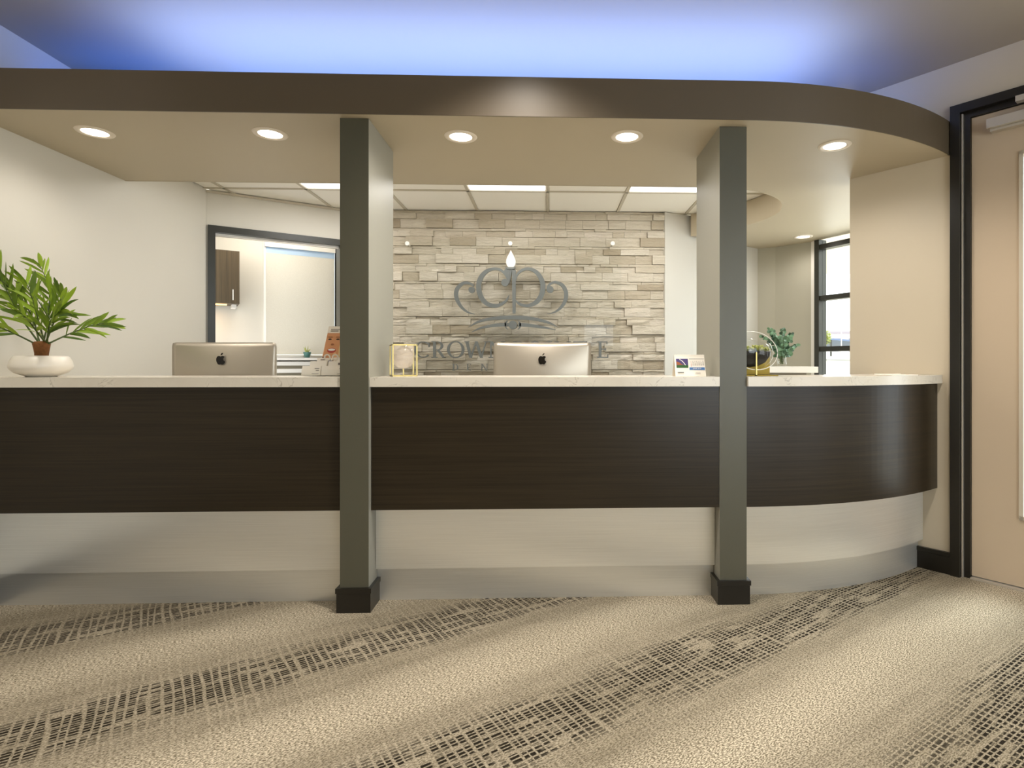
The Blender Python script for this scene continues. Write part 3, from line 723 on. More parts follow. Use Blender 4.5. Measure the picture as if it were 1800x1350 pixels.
# ------------------------------------------------------------------ wall sign
SG = empty('wall_sign', (0, WY, 0), 0, 'brushed metal crown emblem and raised lettering on a clear glass panel on the stone wall', 'sign')
GY = WY-0.085                                            # glass front
LY0, LY1 = GY-0.05, GY-0.028                             # raised metal face / back
def sp(px, py, Y=LY0): v = onY(px, py, Y); return (v.x, v.z)
def sz(x, y): return sp(780 + x/7.104, 410 + y/7.104)    # zoomed crop coordinates
def signplate(name, pts, mat=M['sign'], y0=LY0, y1=LY1, bevel=0.0):
    bm = bmesh.new(); plate(bm, pts, y0-WY, y1-WY); return fin(name, bm, mat, SG)
ga, gb = onY(703, 420, GY), onY(1092, 668, GY)
boxo('glass_panel', ga.x, gb.x, GY-WY, GY+0.010-WY, 0.90, ga.z, M['glass'], SG, 0.001)
for px, py in ((716, 428), (897, 428), (1077, 428)):
    c = onY(px, py, GY-0.012)
    bm = bmesh.new(); mt = Matrix.Translation((c.x, GY-0.012-WY, c.z)) @ Matrix.Rotation(R(90), 4, 'X')
    bmesh.ops.create_cone(bm, cap_ends=True, segments=20, radius1=0.018, radius2=0.018, depth=0.018, matrix=mt)
    bmesh.ops.create_cone(bm, cap_ends=True, segments=12, radius1=0.008, radius2=0.008, depth=0.08, matrix=Matrix.Translation((c.x, GY+0.035-WY, c.z)) @ Matrix.Rotation(R(90), 4, 'X'))
    fin('standoff', bm, M['white'], SG)
def ribbon(pts, k=7):
    P = catmull(pts, k); L, Rr = [], []
    for i, (x, y, w) in enumerate(P):
        a = P[max(i-1, 0)]; b = P[min(i+1, len(P)-1)]; dx, dy = b[0]-a[0], b[1]-a[1]; n = math.hypot(dx, dy) or 1
        L.append(sz(x - dy/n*w/2, y + dx/n*w/2)); Rr.append(sz(x + dy/n*w/2, y - dx/n*w/2))
    return L, Rr
def ribbonplate(name, pts, extra=None, mat=M['sign']):
    L, Rr = ribbon(pts); bm = bmesh.new(); y0, y1 = LY0-WY, LY1-WY
    V = [[bm.verts.new((p[0], y, p[1])) for p in side] for side in (L, Rr) for y in (y0, y1)]  # L0,L1,R0,R1
    n = len(L)
    for i in range(n-1):
        bm.faces.new([V[0][i], V[0][i+1], V[2][i+1], V[2][i]]); bm.faces.new([V[1][i+1], V[1][i], V[3][i], V[3][i+1]])
        bm.faces.new([V[0][i+1], V[0][i], V[1][i], V[1][i+1]]); bm.faces.new([V[2][i], V[2][i+1], V[3][i+1], V[3][i]])
    bm.faces.new([V[0][0], V[2][0], V[3][0], V[1][0]]); bm.faces.new([V[0][-1], V[1][-1], V[3][-1], V[2][-1]])
    for ex in (extra or []): plate(bm, ex, y0+0.0005, y1-0.0005)
    # stud fixing the letter to the glass
    mid = P_mid(pts)
    c = sz(*mid); bmesh.ops.create_cone(bm, cap_ends=True, segments=8, radius1=0.005, radius2=0.005, depth=GY-LY1+0.002, matrix=Matrix.Translation((c[0], (GY+LY1)/2-WY, c[1])) @ Matrix.Rotation(R(90), 4, 'X'))
    return fin(name, bm, mat, SG)
def P_mid(pts): p = pts[len(pts)//2]; return (p[0], p[1])
def disc(cx, cy, r, n=24): return [sz(cx + r*math.cos(2*math.pi*k/n), cy + r*math.sin(2*math.pi*k/n)) for k in range(n)]
ribbonplate('letter_c', [(818,768,4),(770,850,30),(660,905,44),(545,882,54),(468,800,60),(436,690,62),(450,580,60),(510,492,50),(600,447,36),(690,450,32),(755,495,28),(795,560,26),(806,610,18)],
            [disc(765, 615, 47), [sz(770,444), sz(822,450), sz(822,625), sz(800,600), sz(800,560), sz(740,480)]])
ribbonplate('letter_p', [(885,826,10),(950,885,30),(1050,905,38),(1150,862,54),(1218,775,62),(1238,660,62),(1212,560,58),(1148,478,46),(1060,444,36),(975,462,32),(915,520,26),(890,600,14)],
            [[sz(853,452), sz(900,462), sz(898,1000), sz(858,1000)]])
ribbonplate('scroll', [(388,1010,4),(300,985,22),(220,922,36),(168,835,46),(152,750,50),(180,672,46),(250,622,38),(320,625,30),(375,655,26)], [disc(348, 706, 40)])
ribbonplate('scroll', [(1290,700,14),(1305,655,24),(1345,622,30),(1402,612,34),(1472,640,42),(1520,710,48),(1528,795,50),(1498,880,42),(1440,948,30),(1370,990,16),(1285,1008,4)], [disc(1330, 702, 43)])
ribbonplate('arch', [(308,1172,3),(420,1110,26),(560,1072,36),(710,1055,44),(870,1052,50),(1030,1058,46),(1180,1080,38),(1320,1120,28),(1425,1172,3)])
ribbonplate('arch', [(345,1236,3),(440,1190,22),(560,1160,34),(680,1145,42),(790,1140,44)], [disc(800, 1140, 20)])
ribbonplate('arch', [(930,1140,44),(1050,1148,42),(1180,1165,34),(1300,1185,20),(1400,1205,3)])
signplate('boss', disc(862, 1145, 52, 28), y0=LY0-0.012, y1=GY)
ribbonplate('boss_bracket', [(800,1092,8),(775,1115,16),(770,1145,20),(775,1175,16),(800,1200,8)])
ribbonplate('boss_bracket', [(924,1092,8),(949,1115,16),(954,1145,20),(949,1175,16),(924,1200,8)])
fl = [(838,210)] + [(838+w, y) for y, w in ((245,16),(285,38),(330,56),(365,60),(400,50),(428,30))] + [(838-w, y) for y, w in ((428,30),(400,50),(365,60),(330,56),(285,38),(245,16))]
signplate('flame', [sz(*p) for p in fl], M['white'], LY0-0.004, GY)
signplate('flame_cup', [sz(770,424), sz(895,424), sz(880,446), sz(852,452), sz(820,452), sz(785,446)], M['sign'], LY0-0.006, GY)
signplate('flame_stem', [sz(822,452), sz(850,452), sz(850,475), sz(826,600)], M['sign'], LY0+0.002, GY)

# serif lettering : every glyph a union of plates in a unit box (x to the right, y up)
def ell(cx, cy, rx, ry, ix, iy, a0=0, a1=360, n=28):
    o = [(cx+rx*math.cos(R(a0+(a1-a0)*k/n)), cy+ry*math.sin(R(a0+(a1-a0)*k/n))) for k in range(n+1)]
    i = [(cx+ix*math.cos(R(a0+(a1-a0)*k/n)), cy+iy*math.sin(R(a0+(a1-a0)*k/n))) for k in range(n+1)]
    return [[o[k], o[k+1], i[k+1], i[k]] for k in range(n)]
def bar(x0, x1, y0, y1): return [(x0, y0), (x1, y0), (x1, y1), (x0, y1)]
def diag(xa, ya, xb, yb, w): return [(xa-w/2, ya), (xa+w/2, ya), (xb+w/2, yb), (xb-w/2, yb)]
G = {
 'C': (0.86, ell(0.5, 0.5, 0.48, 0.5, 0.34, 0.45, 42, 318) + [bar(0.80, 0.86, 0.66, 0.92)]),
 'R': (0.80, [bar(0.12, 0.27, 0, 1), bar(0.02, 0.37, 0, 0.05), bar(0.02, 0.3, 0.95, 1), diag(0.72, 0, 0.38, 0.5, 0.16), bar(0.2, 0.4, 0.95, 1.0), bar(0.2, 0.4, 0.46, 0.51), bar(0.68, 0.86, 0, 0.04)] + ell(0.36, 0.73, 0.32, 0.27, 0.18, 0.22, -90, 90, 16)),
 'O': (1.02, ell(0.5, 0.5, 0.5, 0.52, 0.35, 0.46)),
 'W': (1.25, [diag(0.34, 0, 0.12, 1, 0.15), diag(0.34, 0, 0.62, 1, 0.08), diag(0.90, 0, 0.62, 1, 0.15), diag(0.90, 0, 1.14, 1, 0.07), bar(0, 0.26, 0.95, 1), bar(1.02, 1.25, 0.95, 1)]),
 'N': (0.95, [bar(0.12, 0.19, 0, 1), bar(0.80, 0.87, 0, 1), diag(0.78, 0, 0.16, 1, 0.15), bar(0.02, 0.28, 0, 0.05), bar(0.70, 0.96, 0.95, 1), bar(0.0, 0.2, 0.95, 1)]),
 'P': (0.72, [bar(0.12, 0.27, 0, 1), bar(0.02, 0.37, 0, 0.05), bar(0.02, 0.3, 0.95, 1), bar(0.2, 0.4, 0.95, 1.0), bar(0.2, 0.4, 0.46, 0.51)] + ell(0.36, 0.73, 0.32, 0.27, 0.18, 0.22, -90, 90, 16)),
 'I': (0.36, [bar(0.10, 0.25, 0, 1), bar(0, 0.35, 0, 0.05), bar(0, 0.35, 0.95, 1)]),
 'T': (0.80, [bar(0.33, 0.48, 0, 1), bar(0.0, 0.8, 0.94, 1), bar(0.23, 0.58, 0, 0.05), bar(0, 0.05, 0.78, 1), bar(0.75, 0.8, 0.78, 1)]),
 'E': (0.68, [bar(0.10, 0.25, 0, 1), bar(0.0, 0.62, 0, 0.06), bar(0.0, 0.58, 0.94, 1), bar(0.2, 0.5, 0.49, 0.55), bar(0.60, 0.65, 0, 0.2), bar(0.55, 0.6, 0.82, 1), bar(0.48, 0.52, 0.42, 0.62)]),
 'D': (0.88, [bar(0.12, 0.27, 0, 1), bar(0.02, 0.42, 0, 0.05), bar(0.02, 0.42, 0.95, 1)] + ell(0.36, 0.5, 0.48, 0.5, 0.34, 0.45, -90, 90, 18)),
 'S': (0.60, ell(0.3, 0.73, 0.27, 0.27, 0.17, 0.21, 20, 250, 16) + ell(0.3, 0.27, 0.28, 0.27, 0.17, 0.21, -160, 80, 16) + [diag(0.42, 0.42, 0.2, 0.6, 0.16)]),
 'Y': (0.84, [bar(0.35, 0.5, 0, 0.48), diag(0.42, 0.45, 0.12, 1, 0.15), diag(0.44, 0.45, 0.72, 1, 0.07), bar(0.24, 0.6, 0, 0.05), bar(0, 0.26, 0.95, 1), bar(0.6, 0.84, 0.95, 1)]),
}
def letter(ch, pxc, pytop, pybot, wpx=None, name='letter'):
    xa, zt_ = sp(pxc, pytop); _, zb_ = sp(pxc, pybot); h = zt_-zb_; gw, shapes = G[ch]; sx = h
    if wpx: sx = (wpx/F*WY)/gw
    bm = bmesh.new()
    for k, s in enumerate(shapes):
        e = 0.0003*(k % 3)
        plate(bm, [(xa+(p[0]-gw/2)*sx, zb_+p[1]*h) for p in s], LY0-WY+e, LY1-WY-e)
    bmesh.ops.create_cone(bm, cap_ends=True, segments=6, radius1=0.004, radius2=0.004, depth=GY-LY1+0.006, matrix=Matrix.Translation((xa-(gw/2-0.19)*sx if ch not in 'COS' else xa-(gw/2-0.09)*sx, (GY+LY1)/2-WY, zb_+h*0.5)) @ Matrix.Rotation(R(90), 4, 'X'))
    return fin(name, bm, M['sign'], SG)
for ch, px, w in (('C', 741, 26), ('R', 770, 24), ('O', 801, 30), ('W', 837, 40), ('N', 873, 29), ('P', 912, 21), ('O', 941, 29), ('I', 965, 11), ('N', 989, 28), ('T', 1020, 24), ('E', 1060, 20)):
    letter(ch, px, 600, 629, w)
for ch, px, w in zip('DENTISTRY', [800, 824, 851, 877, 900, 922, 947, 972, 1000], [11, 8, 12, 10, 4, 8, 10, 10, 11]):
    letter(ch, px, 639.5, 651.5, w)

# ------------------------------------------------------------------ computers seen from behind
def fruit_logo(s):
    body = catmull([(0.02,0.30),(0.14,0.36),(0.27,0.34),(0.36,0.25),(0.27,0.14),(0.25,0.0),(0.30,-0.14),(0.40,-0.22),(0.32,-0.38),(0.20,-0.50),(0.08,-0.49),(0.0,-0.46),(-0.09,-0.49),(-0.20,-0.49),(-0.32,-0.36),(-0.40,-0.15),(-0.41,0.05),(-0.36,0.22),(-0.25,0.33),(-0.12,0.35),(0.02,0.30)], 4)[:-1]
    leaf = catmull([(0.0,0.40),(0.02,0.50),(0.09,0.60),(0.20,0.66),(0.20,0.56),(0.13,0.46),(0.0,0.40)], 4)[:-1]
    return [[(x*s, z*s) for x, z in body], [(x*s, z*s) for x, z in leaf]]
def computer(px0, px1, pytop, Z, label):
    W = (px1-px0)/F*Z; H = 0.45*W/0.528; c = pz((px0+px1)/2, HY, Z); zt_ = CAMH + (HY-pytop)/F*Z
    o = empty('desktop_computer', (c.x, c.y, 0.756), 0, label, 'computer', 'desktop computers on the desk')
    hs = zt_-0.756; scr_h = 0.40*W/0.528
    # shell : flat front, bulged back, rounded corners
    bm = bmesh.new(); nx, nz = 24, 18; r = 0.014
    def P(i, k, back):
        u, v = -1 + 2*i/nx, -1 + 2*k/nz
        x, z = u*W/2, v*scr_h/2
        cxr, czr = W/2-r, scr_h/2-r
        if abs(x) > cxr and abs(z) > czr:
            dx, dz = abs(x)-cxr, abs(z)-czr; d = max(dx, dz); L = math.hypot(dx, dz) or 1
            x = math.copysign(cxr+dx*d/L, x); z = math.copysign(czr+dz*d/L, z)
        y = 0.0 if not back else -(0.006 + 0.035*max(0, 1-u*u)*max(0, 1-v*v))
        return (x, y, z)
    us = lambda n: n
    A = [[bm.verts.new(P(i, k, True)) for k in range(nz+1)] for i in range(nx+1)]; B = [[bm.verts.new(P(i, k, False)) for k in range(nz+1)] for i in range(nx+1)]
    for i in range(nx):
        for k in range(nz):
            bm.faces.new([A[i][k], A[i+1][k], A[i+1][k+1], A[i][k+1]]); bm.faces.new([B[i][k], B[i][k+1], B[i+1][k+1], B[i+1][k]])
    for i in range(nx): bm.faces.new([A[i][0], B[i][0], B[i+1][0], A[i+1][0]]); bm.faces.new([A[i][nz], A[i+1][nz], B[i+1][nz], B[i][nz]])
    for k in range(nz): bm.faces.new([A[0][k], A[0][k+1], B[0][k+1], B[0][k]]); bm.faces.new([A[nx][k], B[nx][k], B[nx][k+1], A[nx][k+1]])
    sh = fin('back_shell', bm, M['alum'], o, (0, 0, hs-scr_h/2), smooth=True)
    boxo('screen', -W/2+0.012, W/2-0.012, 0.001, 0.004, hs-scr_h+0.07, hs-0.012, M['logo'], o)
    for pts, nm in zip(fruit_logo(0.052*W/0.528), ('fruit_emblem', 'emblem_leaf')):
        bm = bmesh.new(); plate(bm, pts, -0.0435, -0.040); fin(nm, bm, M['logo'], o, (0, 0, zt_-0.756-(30/F*Z)))
    # stand
    bm = bmesh.new(); ob = hs-scr_h
    prism_pts = [(-0.002, 0), (-0.10, 0), (-0.10, 0.006), (-0.03, ob*0.9), (-0.03, ob+0.10), (-0.022, ob+0.10), (-0.022, ob*0.9), (-0.085, 0.012), (-0.002, 0.006)]
    sw = 0.09
    a = [bm.verts.new((-sw, y, z)) for y, z in prism_pts]; b = [bm.verts.new((sw, y, z)) for y, z in prism_pts]
    for i in range(len(a)): j = (i+1) % len(a); bm.faces.new([a[i], a[j], b[j], b[i]])
    for t in tessellate_polygon([[Vector((p[0], p[1], 0)) for p in prism_pts]]):
        bm.faces.new([a[i] for i in t]); bm.faces.new([b[i] for i in reversed(t)])
    box(bm, -sw, sw, -0.09, 0.10, 0.0, 0.006)
    fin('stand', bm, M['alum'], o)
    return o
computer(306, 485, 602, 3.15, 'silver computer seen from behind on the desk left of the left pillar')
computer(868, 1039, 602, 3.26, 'silver computer seen from behind on the desk between the pillars')

# ------------------------------------------------------------------ palm in a white bowl
def palm():
    Z = 2.67; base = pz(73, 664, Z); base.z = CT1
    o = empty('potted_palm', (base.x, base.y, CT1+0.0005), 0, 'green palm in a low white ceramic bowl at the left end of the counter', 'plant')
    k = Z/F
    bm = bmesh.new(); lathe(bm, [(r*0.955, z*0.955) for r, z in [(0, 0), (0.058*1.0, 0), (0.062, 0.004), (0.100, 0.020), (0.118, 0.040), (0.121, 0.052), (0.116, 0.075), (0.106, 0.096), (0.098, 0.103), (0.088, 0.100), (0.094, 0.088), (0.094, 0.082), (0, 0.082)]], 48)
    fin('bowl', bm, M['ceramic'], o, smooth=True)
    bm = bmesh.new(); lathe(bm, [(0, 0.083), (0.092, 0.084), (0, 0.090)], 32); fin('soil', bm, M['soil'], o)
    bm = bmesh.new(); lathe(bm, [(0.026, 0.085), (0.026, 0.11), (0.030, 0.135), (0.034, 0.155), (0.025, 0.165), (0, 0.168)], 14)
    for v in bm.verts: v.co.x += random.uniform(-0.002, 0.002); v.co.y += random.uniform(-0.002, 0.002)
    fin('trunk', bm, M['bark'], o, smooth=True)
    def lp(px, py, dy): return Vector(((px-73)*k, dy, (664-py)*k))
    fr = [ # pixel paths of the frond ribs with a depth for each, leaflet length, count
        ([(70,606,0),(48,560,-0.03),(30,500,-0.07),(18,462,-0.10)], 0.16, 12),
        ([(66,608,0),(44,585,-0.08),(20,566,-0.18),(2,552,-0.30)], 0.17, 11),
        ([(82,606,0),(98,582,-0.04),(116,564,-0.08),(138,552,-0.10)], 0.19, 11),
        ([(80,604,0),(86,572,0.02),(94,540,0.03),(100,515,0.02)], 0.14, 6),
        ([(76,604,0),(72,560,0.04),(60,505,0.08),(38,462,0.10)], 0.15, 11),
        ([(78,604,0),(74,565,-0.02),(68,530,-0.03),(60,500,-0.04)], 0.15, 9),
        ([(70,606,0),(48,560,0.03),(30,525,0.02),(12,490,-0.04)], 0.17, 11),
        ([(80,604,0),(84,585,-0.06),(90,568,-0.12),(92,556,-0.17)], 0.12, 7),
        ([(84,606,0),(108,588,0.04),(135,572,0.08),(158,566,0.10)], 0.12, 8),
    ]
    xmin = LX + 0.012 - base.x
    for path, L, cnt in fr:
        pts = [lp(*p) for p in path]; C = [Vector(p) for p in catmull([tuple(p) for p in pts], 8)]
        bm = bmesh.new(); tube(bm, C, [0.0045*(1-0.8*i/len(C)) for i in range(len(C))], 6); f = fin('frond', bm, M['stem'], o)
        cnt = int(cnt*1.1)
        for i in range(cnt):
            for sd in (-1, 1):
                t = 0.24 + 0.76*(i+0.5*(sd > 0))/(cnt-0.5); t = min(t, 0.999); q = t*(len(C)-1); a = int(q); p = C[a].lerp(C[min(a+1, len(C)-1)], q-a)
                d = (C[min(a+1, len(C)-1)] - C[max(a-1, 0)]).normalized()
                side = d.cross(Vector((random.uniform(-0.4, 0.4), 1, random.uniform(-0.2, 0.2)))).normalized()*sd
                ang = R(random.uniform(26, 52)*(1-0.5*t)); dirv = (d*math.cos(ang) + side*math.sin(ang) + Vector((0, random.uniform(-0.45, 0.35), 0))).normalized()
                ln = L*(1.0 - 0.62*abs(t-0.52)**1.2*1.6)*random.uniform(0.75, 1.2); w = random.uniform(0.006, 0.0105)
                droop = random.uniform(0.0, 0.35)*ln
                up = dirv.cross(side).normalized(); wv = dirv.cross(Vector((random.uniform(-.5, .5), 1, random.uniform(-.4, .4)))).normalized()
                bm = bmesh.new(); n = 6; rows = []
                for j in range(n+1):
                    s = j/n; c = p + dirv*ln*s - Vector((0, 0, 1))*droop*s*s
                    wj = w*math.sin(math.pi*min(1, (s*0.86+0.12)))**0.7 if j < n else 0.0004
                    fold = up*wj*0.35
                    rows.append([bm.verts.new(c - wv*wj + fold), bm.verts.new(c), bm.verts.new(c + wv*wj + fold)])
                for r0, r1 in zip(rows, rows[1:]):
                    bm.faces.new([r0[0], r0[1], r1[1], r1[0]]); bm.faces.new([r0[1], r0[2], r1[2], r1[1]])
                for v in bm.verts: v.co.x = max(v.co.x, xmin + 0.004*random.random())
                lf = fin('leaflet', bm, M['palm'], f, smooth=True, recalc=False)
palm()

# ------------------------------------------------------------------ brass candle holder
def candle_holder():
    Z = 2.80; b = pz(709, 664, Z)
    o = empty('candle_holder', (b.x, b.y, CT1+0.0005), R(22), 'square brass wire frame holding a clear glass cup, right of the left pillar', 'candle holder')
    a, h, r = 0.056, 0.155, 0.0028
    bm = bmesh.new()
    for z in (r, h-r):
        for q in (((-a,-a),(a,-a)),((a,-a),(a,a)),((a,a),(-a,a)),((-a,a),(-a,-a))):
            (x0,y0),(x1,y1) = q; box(bm, min(x0,x1)-r, max(x0,x1)+r, min(y0,y1)-r, max(y0,y1)+r, z-r, z+r)
    for x in (-a, a):
        for y in (-a, a): box(bm, x-r, x+r, y-r, y+r, 2*r, h-2*r)
    fin('wire_frame', bm, M['gold'], o)
    bm = bmesh.new(); box(bm, -a, a, -r, r, 0, 2*r); box(bm, -r, r, -a, a, 0.0003, 2*r+0.0003); box(bm, -r, r, -r, r, 2*r, 0.036); fin('cup_support', bm, M['gold'], o)
    bm = bmesh.new(); lathe(bm, [(0, 0.036), (0.02, 0.038), (0.038, 0.048), (0.048, 0.064), (0.051, 0.085), (0.051, 0.150), (0.0485, 0.150), (0.0485, 0.086), (0.045, 0.066), (0.036, 0.051), (0.02, 0.042), (0, 0.040)], 36); 
    mg = NT('frosted_glass'); tr = mg.n('ShaderNodeBsdfTransparent'); df = mg.n('ShaderNodeBsdfPrincipled'); df.inputs['Base Color'].default_value = s2l((226, 214, 198)); df.inputs['Roughness'].default_value = 0.1
    mx = mg.n('ShaderNodeMixShader'); mx.inputs[0].default_value = 0.30; mg.l(tr.outputs[0], mx.inputs[1]); mg.l(df.outputs[0], mx.inputs[2]); mg.l(mx.outputs[0], mg.out.inputs[0])
    fin('glass_cup', bm, mg.m, o, smooth=True)
candle_holder()

# ------------------------------------------------------------------ desk calendar
def calendar():
    Z = 2.80; b = pz(1211, 661, Z)
    o = empty('desk_calendar', (b.x, b.y, CT1+0.0005), R(-2), 'small white tent desk calendar with a blue month band, by the right pillar', 'calendar')
    W, H, D = 0.148, 0.105, 0.045; tilt = math.atan2(D, H)
    bm = bmesh.new(); t = 0.0012
    pts = [(-D/2*0+(-D), 0), (0, H), (D, 0), (D-0.002, 0), (0, H-0.004), (-D+0.002, 0)]
    a = [bm.verts.new((-W/2, y, z)) for y, z in pts]; c = [bm.verts.new((W/2, y, z)) for y, z in pts]
    for i in range(6): j = (i+1) % 6; bm.faces.new([a[i], a[j], c[j], c[i]])
    for tt in tessellate_polygon([[Vector((p[0], p[1], 0)) for p in pts]]): bm.faces.new([a[i] for i in tt]); bm.faces.new([c[i] for i in reversed(tt)])
    fin('stand', bm, M['paper'], o)
    Lf = math.hypot(D, H)
    fr = empty('front_leaf', (0, -D, 0), 0, parent=o); fr.rotation_euler = (R(90)-tilt*0 - tilt, 0, 0)
    def pl(name, x0, x1, v0, v1, mat, e=0.0006, par=fr): return boxo(name, x0, x1, v0, v1, e*0.3, e, mat, par)
    # local x right, local y up the leaf, local z outwards
    pl('page', -W/2+0.002, W/2-0.002, 0.034, Lf-0.010, plain('page', (240, 232, 220), 0.5), 0.0007)
    pl('photo_sky', -0.066, -0.008, 0.044, 0.092, plain('sky_print', (70, 58, 110), 0.5), 0.0011); pl('photo_grass', -0.066, -0.008, 0.044, 0.058, plain('grass_print', (34, 84, 30), 0.5), 0.0014)
    bm = bmesh.new(); hp = [(-0.064,0.059),(-0.064,0.078),(-0.052,0.074),(-0.038,0.062),(-0.03,0.059)]; 
    f = bm.faces.new([bm.verts.new((x, y, 0.0013)) for x, y in hp]); fin('photo_hill', bm, plain('hill_print', (150, 84, 44), 0.5), fr, recalc=False)
    bm = bmesh.new(); arc = [(-0.050,0.089),(-0.040,0.083),(-0.030,0.072),(-0.022,0.058)]; P_ = catmull([(x, y, 0) for x, y in arc], 5)
    vs = [(bm.verts.new((x-0.001, y-0.001, 0.0016)), bm.verts.new((x+0.0015, y+0.001, 0.0016))) for x, y, _ in P_]
    for q0, q1 in zip(vs, vs[1:]): bm.faces.new([q0[0], q1[0], q1[1], q0[1]])
    fin('photo_arch', bm, M['white'], fr, recalc=False)
    pl('month_band', -0.004, W/2-0.003, 0.033, 0.047, plain('band_blue', (74, 118, 170), 0.5), 0.0012); pl('header_bar', -0.002, W/2-0.003, 0.0905, 0.0925, M['ink'], 0.0012)
    textmesh('month_text', 'JUNE 2019', 0.009, M['white'], fr, (0.033, 0.0375, 0.0016), (0, 0, 0))
    n = 1
    for r_ in range(6):
        for c_ in range(7):
            if r_ == 0 and c_ < 6: continue
            if n > 30: break
            textmesh('day_number', str(n), 0.0055, M['ink'] if c_ else plain('red_ink', (190, 70, 50), 0.6), fr, (0.006+c_*0.0098, 0.083-r_*0.0064, 0.0012), (0, 0, 0)); n += 1
    pl('footer_line', -0.062, -0.032, 0.018, 0.0215, M['ink'], 0.0009); pl('footer_line', -0.062, -0.032, 0.012, 0.0135, plain('grey_ink', (150, 140, 128), 0.6), 0.0009); pl('footer_line', 0.024, 0.048, 0.018, 0.0195, plain('grey_ink', (150, 140, 128), 0.6), 0.0009); pl('footer_line', 0.022, 0.048, 0.012, 0.0135, plain('grey_ink', (150, 140, 128), 0.6), 0.0009)
    bm = bmesh.new()
    for k in range(17):
        x = -W/2+0.008+k*(W-0.016)/16
        tube(bm, [(x+0.0016*0, 0.004*math.cos(a), H-0.004+0.005*math.sin(a)) for a in [j*math.pi/4 for j in range(-1, 6)]], 0.0008, 5)
    s = fin('spiral_wire', bm, M['white'], o)
calendar()

